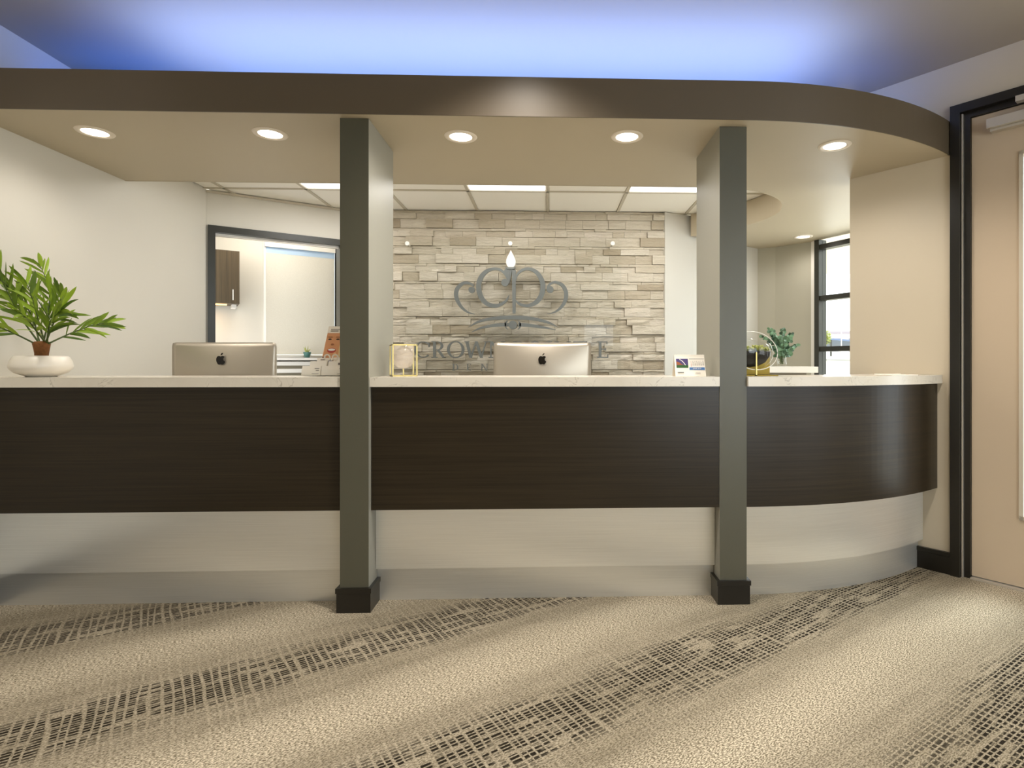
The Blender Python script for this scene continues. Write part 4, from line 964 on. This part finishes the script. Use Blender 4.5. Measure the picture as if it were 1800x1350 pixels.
# ------------------------------------------------------------------ brochure rack by the left pillar
def brochures():
    Z = 2.82; kx = Z/F
    b = pz(566, 663, Z)
    o = empty('brochure_rack', (b.x, b.y, CT1+0.0005), 0, 'clear stepped rack on the counter against the left pillar', 'rack')
    acr = M['glass']; wh = M['paper']
    xr_ = xl - b.x - 0.004                               # up to the pillar
    tiers = [(-0.055, 0.045, -0.084), (-0.015, 0.068, -0.07), (0.022, 0.088, -0.056), (0.06, 0.10, -0.045)]
    for y, h, x0 in tiers:
        bm = bmesh.new(); box(bm, x0, xr_, y, y+0.003, 0, h*0.7); box(bm, x0, xr_, y, y+0.035, 0, 0.003); fin('pocket', bm, acr, o)
    grp = 'cards and leaflets in the counter rack'
    def card(x0, x1, y, z0, h, lean, label, mat=None, cat='card', lines=(), thick=0.006):
        e = empty('leaflet', (b.x+(x0+x1)/2, b.y+y, CT1+0.004+z0), 0, label, cat, grp); w = (x1-x0)/2
        rot = Matrix.Rotation(-lean, 4, 'X')
        def part(nm, xa, xb, za, zb_, d, mt):
            bm = bmesh.new(); box(bm, xa, xb, -d, 0.0 if nm == 'sheet' else -thick, za, zb_, rot); return fin(nm, bm, mt, e)
        part('sheet', -w, w, 0, h, thick, mat or wh)
        for nm, xa, xb, za, zb_, mt in lines: part(nm, xa, xb, za, zb_, thick+0.0006, mt)
        return e, part, rot
    gi = plain('print_grey', (120, 108, 98), 0.6)
    L = R(20)
    def lines(w): return [('print_line', 0.35*w, 0.85*w, 0.032, 0.035, M['ink']), ('print_line', 0.5*w, 0.85*w, 0.022, 0.025, gi), ('print_line', 0.1*w, 0.85*w, 0.006, 0.008, gi)]
    card(-0.080, 0.010, -0.046, 0, 0.048, L, 'white card in the front left pocket of the counter rack', lines=lines(0.045))
    card(0.016, xr_-0.004, -0.046, 0, 0.048, L, 'white card in the front pocket against the left pillar', lines=lines(0.03))
    card(-0.062, 0.020, -0.006, 0.0, 0.072, L, 'white card in the second row, left pocket of the rack')
    card(0.028, xr_-0.004, -0.006, 0.0, 0.072, L, 'card with a round emblem, second row by the pillar', lines=[('print_ring', -0.02, -0.008, 0.052, 0.064, gi), ('print_line', 0.0, 0.02, 0.058, 0.061, gi)])
    card(-0.045, 0.030, 0.031, 0.0, 0.090, L, 'grey and navy card in the third row of the rack', lines=[('print_line', -0.02, 0.03, 0.078, 0.082, gi), ('corner', 0.015, 0.0365, 0.05, 0.075, plain('navy', (40, 44, 96), 0.5))])
    card(0.036, xr_-0.004, 0.031, 0.0, 0.092, L, 'card with a bold heading in the third row by the pillar', lines=[('print_line', -0.02, 0.02, 0.078, 0.087, M['ink'])])
    # tall leaflet with a printed smiling face
    L2 = R(12)
    hh = 0.255; ww = 0.098
    shx = 0.13                                            # it leans to the right
    e = empty('leaflet', (b.x+0.006, b.y+0.062, CT1+0.004), 0, 'tall leaflet printed with a close-up smiling face', 'leaflet', grp)
    fm = Matrix.Rotation(-L2, 4, 'X') @ Matrix(((1, 0, shx, 0), (0, 1, 0, 0), (0, 0, 1, 0), (0, 0, 0, 1)))
    def fp(nm, pts, d, mt, th=0.0005):
        bm = bmesh.new(); plate(bm, pts, -d, -d+th); bmesh.ops.transform(bm, matrix=fm, verts=bm.verts); return fin(nm, bm, mt, e)
    def rect(x0, x1, z0, z1): return [(x0, z0), (x1, z0), (x1, z1), (x0, z1)]
    def el(cx, cz, rx, rz, n=18): return [(cx+rx*math.cos(2*math.pi*k/n), cz+rz*math.sin(2*math.pi*k/n)) for k in range(n)]
    skin = plain('print_skin', (206, 146, 100), 0.6); skd = plain('print_skin_shadow', (166, 104, 64), 0.6); hair = plain('print_hair', (120, 66, 24), 0.6)
    fp('sheet', rect(-ww/2, ww/2, 0, hh), 0.002, wh, 0.002)
    fp('photo', rect(-ww/2+0.002, ww/2-0.018, 0.004, hh-0.036), 0.0026, skin); fp('photo_hair', rect(-ww/2+0.002, ww/2-0.03, 0.004, 0.095), 0.003, hair)
    fp('photo_side', rect(ww/2-0.022, ww/2-0.002, 0.004, hh-0.036), 0.003, plain('print_blond', (216, 190, 140), 0.6))
    fp('photo_chin', el(-0.006, 0.115, 0.036, 0.042), 0.0034, skin)
    for x in (-0.028, 0.012): fp('photo_eye', el(x, 0.186, 0.009, 0.004), 0.0034, plain('print_eye', (60, 44, 30), 0.5)); fp('photo_brow', rect(x-0.011, x+0.011, 0.196, 0.199), 0.0034, hair)
    fp('photo_nose', el(-0.010, 0.158, 0.008, 0.006), 0.0034, skd); fp('photo_lips', el(-0.008, 0.127, 0.022, 0.013), 0.0038, plain('print_lips', (168, 60, 50), 0.5)); fp('photo_teeth', el(-0.008, 0.131, 0.018, 0.006), 0.0042, M['white'])
    fp('print_line', rect(-0.034, 0.02, hh-0.018, hh-0.015), 0.0026, gi); fp('print_line', rect(-0.034, 0.006, hh-0.027, hh-0.0235), 0.0026, M['ink'])
    fp('photo_hand', [(0.004,0.110),(0.012,0.118),(0.030,0.098),(0.034,0.060),(0.018,0.050),(0.014,0.085)], 0.0042, plain('print_hand', (226, 178, 134), 0.6))
    # green and white leaflets against the pillar
    w3_ = xr_-0.060
    def tall(x0, x1, y, h, label, base, extra):
        e2 = empty('leaflet', (b.x+(x0+x1)/2, b.y+y, CT1+0.004), 0, label, 'leaflet', grp); w = (x1-x0)/2; fm2 = Matrix.Rotation(-L2, 4, 'X')
        for nm, xa, xb, za, zb_, d, mt in [('sheet', -w, w, 0, h, 0.002, base)] + extra(w):
            bm = bmesh.new(); box(bm, xa, xb, -d, -d+0.0006 if nm != 'sheet' else 0, za, zb_, fm2); fin(nm, bm, mt, e2)
    tall(xr_-0.040, xr_-0.003, 0.080, 0.270, 'white leaflet with a lime green block, tallest, by the pillar', wh, lambda w: [('green_block', -w, w, 0.19, 0.235, 0.0026, plain('lime', (168, 196, 84), 0.5))])
    tall(xr_-0.048, xr_-0.004, 0.056, 0.188, 'white leaflet with small printed icons by the pillar', wh, lambda w: [('icon', -w*0.6, -w*0.1, z, z+0.010, 0.0026, gi) for z in (0.09, 0.115, 0.14)] + [('print_line', -w*0.2, w*0.7, 0.163, 0.166, 0.0026, gi)])
    # round badges
    for i, (px, py) in enumerate(((571, 628), (585, 628))):
        bm = bmesh.new(); n = 20
        c = pz(px, py, Z-0.01)
        lathe(bm, [(0.010, -0.002), (0.017, -0.002), (0.017, 0.002), (0.010, 0.002)], n, closed=True)
        bmesh.ops.transform(bm, matrix=Matrix.Rotation(R(90), 4, 'X'), verts=bm.verts)
        box(bm, -0.004, 0.004, -0.0018, 0.0018, -(c.z-CT1-0.005), -0.0165)
        r_ = fin('ring_tag', bm, M['ceramic'], None, (c.x, b.y+0.02, c.z)); setp(r_, ['white ring-shaped tag in front of the smiling leaflet', 'white ring-shaped tag nearest the pillar in the rack'][i], 'tag', 'ring tags in the rack')
brochures()

# ------------------------------------------------------------------ brass planter with a glass bowl
def planter():
    Z = 2.86; b = pz(1322, 659, Z)
    g = empty('succulent_planter', (b.x, b.y, CT1+0.0005), 0, 'round glass bowl of succulents in a brass stand, right of the right pillar', 'planter')
    x1 = (1361-1322)/F*Z; x0 = -(1322-1300)/F*Z
    R0 = 0.118; cz = 0.117; cx = -0.010
    bm = bmesh.new(); box(bm, x0, x1, 0.055, 0.062, 0, 0.118); box(bm, x0, x1, -0.055, 0.055, 0, 0.006); fin('brass_stand', bm, M['golds'], g, bevel=0.001)
    bm = bmesh.new(); box(bm, -0.003, 0.003, -0.062, -0.056, 0, 0.118); box(bm, -0.003, 0.003, -0.062, -0.05, 0, 0.006); fin('brass_rod', bm, M['gold'], g)
    # flattened round bowl, mouth tilted to the upper right
    bm = bmesh.new(); prof = []
    for k in range(0, 15):
        a = -90 + k*9.5; prof.append((R0*math.cos(R(a)), R0*math.sin(R(a))))
    inner = [(max(0, r-0.0025), z+0.001) for r, z in reversed(prof)]
    lathe(bm, prof+inner, 40); mt = Matrix.Translation((cx, 0, cz+0.008)) @ Matrix.Rotation(R(16), 4, 'Y') @ Matrix.Diagonal((1, 0.45, 0.77, 1))
    bmesh.ops.transform(bm, matrix=mt, verts=bm.verts); fin('glass_bowl', bm, M['glass'], g, smooth=True)
    bm = bmesh.new(); n = 40
    ringp = [(cx + 0.1195*math.cos(2*math.pi*k/n)*math.cos(R(16)) + 0.092*math.sin(2*math.pi*k/n)*math.sin(R(16)), -0.054, cz+0.008 - 0.1195*math.cos(2*math.pi*k/n)*math.sin(R(16)) + 0.092*math.sin(2*math.pi*k/n)*math.cos(R(16))) for k in range(n+1)]
    tube(bm, ringp, 0.0022, 6); fin('glass_rim', bm, plain('rim_glass', (232, 230, 222), 0.15), g, smooth=True)
    bm = bmesh.new(); lathe(bm, [(0, -0.11), (0.04, -0.103), (0.08, -0.078), (0.104, -0.035), (0.110, -0.004), (0, 0.002)], 32)
    bmesh.ops.transform(bm, matrix=Matrix.Translation((cx, 0, cz+0.008)) @ Matrix.Diagonal((0.95, 0.42, 0.74, 1)), verts=bm.verts); fin('soil', bm, M['soil'], g, smooth=True)
    for (ox, oy, s) in ((-0.03, 0, 1.0), (0.035, -0.01, 1.15), (0.078, 0.005, 0.7), (-0.075, 0.01, 0.8)):
        for ring, n in ((0, 9), (1, 7), (2, 4)):
            for k in range(n):
                a = 2*math.pi*k/n + ring*0.4; e = R(22+ring*24); ln = (0.046-ring*0.009)*s
                bm = bmesh.new(); d = Vector((math.cos(a)*math.cos(e), math.sin(a)*math.cos(e)*0.7, math.sin(e)))
                c0 = Vector((cx+ox, oy, cz+0.008))
                tube(bm, [c0, c0+d*ln*0.5, c0+d*ln*0.8, c0+d*ln], [0.003*s, 0.0075*s, 0.005*s, 0.0006], 6); fin('succulent_leaf', bm, M['succ'], g, smooth=True)
planter()

# ------------------------------------------------------------------ eucalyptus and its pedestal
Ze = 4.4
ped = pz(1395, 645, Ze)
pt = empty('side_cabinet', (ped.x, ped.y, 0), R(-8), 'tall grey cabinet with a thick white top behind the curved counter', 'cabinet')
W_ = 66/F*Ze/2; ztp = CAMH + (HY-644.5)/F*Ze
boxo('cabinet_top', -W_-0.17, W_, -0.12, 0.2, ztp-0.045, ztp, M['white'], pt, 0.002)
boxo('cabinet_body', -W_-0.15, W_-0.08, -0.10, 0.18, 0, ztp-0.046, plain('grey_laminate', (120, 112, 98), 0.5), pt)
def eucalyptus():
    b = pz(1374, 643, Ze); ky = Ze/F
    o = empty('eucalyptus_arrangement', (b.x, b.y+0.0, ztp+0.0005), 0, 'leafy eucalyptus branches in a clear vase on the white-topped cabinet', 'plant')
    bm = bmesh.new(); lathe(bm, [(0, 0.0), (0.03, 0.0), (0.036, 0.02), (0.030, 0.09), (0.026, 0.11), (0.024, 0.11), (0.028, 0.09), (0.033, 0.02), (0, 0.006)], 24); fin('vase', bm, M['glass'], o, smooth=True)
    rnd = random.Random(3)
    n = 10; bm = bmesh.new(); c = bm.verts.new((0.5, 0, 0.0)); ring = [bm.verts.new((0.5+0.5*math.cos(2*math.pi*k/n), 0.44*math.sin(2*math.pi*k/n), 0.09*(1 if k % 2 else 0.8))) for k in range(n)]
    for k in range(n): bm.faces.new([c, ring[k], ring[(k+1) % n]])
    me = bpy.data.meshes.new('leaf'); bm.to_mesh(me); bm.free(); me.materials.append(M['euc'])
    for p in me.polygons: p.use_smooth = True
    ends = [(1342,590,0.02),(1350,578,-0.03),(1362,586,0.04),(1372,592,-0.06),(1380,577,0.03),(1391,586,0.0),(1398,606,-0.03),(1392,622,0.04),(1352,608,-0.05),(1364,612,0.02),(1386,612,-0.07),(1370,622,0.05),(1394,596,0.06)]
    for ex, ey, dy in ends:
        e = Vector(((ex-1374)*ky, dy, (643-ey)*ky)); s0 = Vector((rnd.uniform(-0.01, 0.01), 0, 0.02)); mid = s0.lerp(e, 0.5) + Vector((-(e.x)*0.25, dy*0.3, 0.03))
        P_ = [Vector(p) for p in catmull([tuple(s0), tuple(mid), tuple(e)], 7)]
        bm = bmesh.new(); tube(bm, P_, [0.0028*(1-0.6*i/len(P_)) for i in range(len(P_))], 5); fin('stem', bm, M['stem'], o)
        for i, p in enumerate(P_[5:]):
            for sd in (0, 1):
                l = link('leaf', me, None, o, p); s = rnd.uniform(0.020, 0.036)*(1.1-0.25*i/10); l.scale = (s, s, s)
                l.rotation_euler = (rnd.uniform(0.9, 1.9)*(1), rnd.uniform(-0.6, 0.6), rnd.uniform(-0.5, 0.5)+math.pi*sd+rnd.uniform(-.6, .6))
eucalyptus()
# flat white tray on the right ledge
p = pz(1575, 656.5, 2.95); bm = bmesh.new(); box(bm, -0.10, 0.10, -0.05, 0.05, 0.0005, 0.005); box(bm, -0.10, 0.10, 0.046, 0.05, 0.0052, 0.009); tr_ = fin('paper_pad', bm, M['paper'], None, (p.x, p.y+0.0, CT1)); tr_.rotation_euler = (0, 0, R(22))
setp(tr_, 'thin white paper pad lying on the curved ledge near the right wall', 'paper')

# ------------------------------------------------------------------ outdoors
out = bmesh.new()
def cam3(xc, Z, z): q = c2w(xc, Z); return (q[0], q[1], z)
vs = [out.verts.new(v) for v in [cam3(-40, 7.9, -0.12), cam3(60, 7.9, -0.12), cam3(60, 20, 0.3), cam3(-40, 20, 0.3), cam3(90, 70, 2.6), cam3(-60, 70, 2.6)]]
out.faces.new([vs[0], vs[1], vs[2], vs[3]]); out.faces.new([vs[3], vs[2], vs[4], vs[5]])
struct(fin('ground_outside', out, plain('pale_ground', (222, 214, 190), 0.9, noise=0.08, nscale=1.5), recalc=False))
def ob(name, px0, px1, py0, py1, Z, dep, mat, label, cat, fx=None):
    a = pz(px0, py1, Z); b_ = pz(px1, py0, Z); o = empty(name, (a.x, a.y, a.z), -TH, label, cat); return o, (px1-px0)/F*Z, b_.z-a.z
o, w, h = ob('warehouse', 1448, 1545, 582, 606, 64, 6, None, 'pale flat-roofed building far beyond the mullioned window', 'building')
boxo('wall_block', 0, w, 0, 6, -1, h-0.3, plain('pale_cladding', (206, 198, 204), 0.7), o); boxo('roof_edge', -0.1, w+0.1, -0.1, 6.1, h-0.3, h, plain('roof_grey', (150, 142, 150), 0.7), o)
for k in range(3): boxo('loading_door', 0.8+k*2.0, 1.9+k*2.0, -0.06, -0.001, -0.8, 0.7, plain('grey_door', (120, 120, 132), 0.6), o)
o, w, h = ob('carport', 1456, 1540, 594, 606, 40, 4, None, 'blue-grey sloping carport roof beyond the mullioned window', 'shelter')
bm = bmesh.new(); vsx = box(bm, 0, w, 0, 3.5, h-0.12, h); fin('roof', bm, plain('blue_roof', (96, 112, 142), 0.5), o).rotation_euler = (R(-6), R(4), 0)
for x in (0.2, w/2, w-0.25): boxo('post', x, x+0.1, 0.1, 0.2, -0.8, h-0.02, M['frame'], o)
tb = pz(1450, 612, 30); tr = empty('tree', (tb.x, tb.y, tb.z-0.2), 0, 'small light green tree beyond the mullioned window', 'tree')
bm = bmesh.new(); tube(bm, [(0, 0, 0), (0.02, 0, 0.5), (0, 0, 0.9)], [0.05, 0.04, 0.02], 6); fin('trunk', bm, M['bark'], tr)
bm = bmesh.new(); rn = random.Random(5)
for k in range(420):
    v = Vector((rn.gauss(0, 1), rn.gauss(0, 1), rn.gauss(0, 1))).normalized()*rn.uniform(0.4, 1); c = Vector((v.x*0.32, v.y*0.32, 0.75+v.z*0.45))
    q = Vector((rn.gauss(0, 1), rn.gauss(0, 1), rn.gauss(0, 1))).normalized()*0.06; q2 = q.orthogonal().normalized()*0.05
    bm.faces.new([bm.verts.new(c-q), bm.verts.new(c+q2), bm.verts.new(c+q), bm.verts.new(c-q2)])
fo_ = fin('foliage', bm, M['succ'], tr, recalc=False); fo_['kind'] = 'stuff'
pb = pz(1479, 606, 26); pl_ = empty('flag_pole', (pb.x, pb.y, pb.z-0.3), 0, 'thin tall pole standing outside the mullioned window', 'pole')
bm = bmesh.new(); tube(bm, [(0, 0, 0), (0, 0, 2.1)], 0.022, 8); fin('pole', bm, M['silver'], pl_); bm = bmesh.new(); lathe(bm, [(0.0, 0), (0.12, 0), (0.12, 0.05), (0, 0.06)], 12); fin('base', bm, M['silver'], pl_)
ov = bmesh.new(); vsn = [cam3(2.6, 6.2, 0)[:2], cam3(9, 6.2, 0)[:2], cam3(9, 12.6, 0)[:2], cam3(4.6, 12.6, 0)[:2]]
prism(ov, vsn, 3.1, 3.35); cp = setp(fin('canopy', ov, plain('canopy_white', (236, 230, 218), 0.7)), 'pale entrance canopy roof seen through the top of the mullioned window', 'canopy')
for q in (cam3(8.6, 12.2, 0), cam3(8.6, 7.0, 0)): boxo('canopy_post', q[0]-0.08, q[0]+0.08, q[1]-0.08, q[1]+0.08, -0.1, 3.1, M['white'], cp)
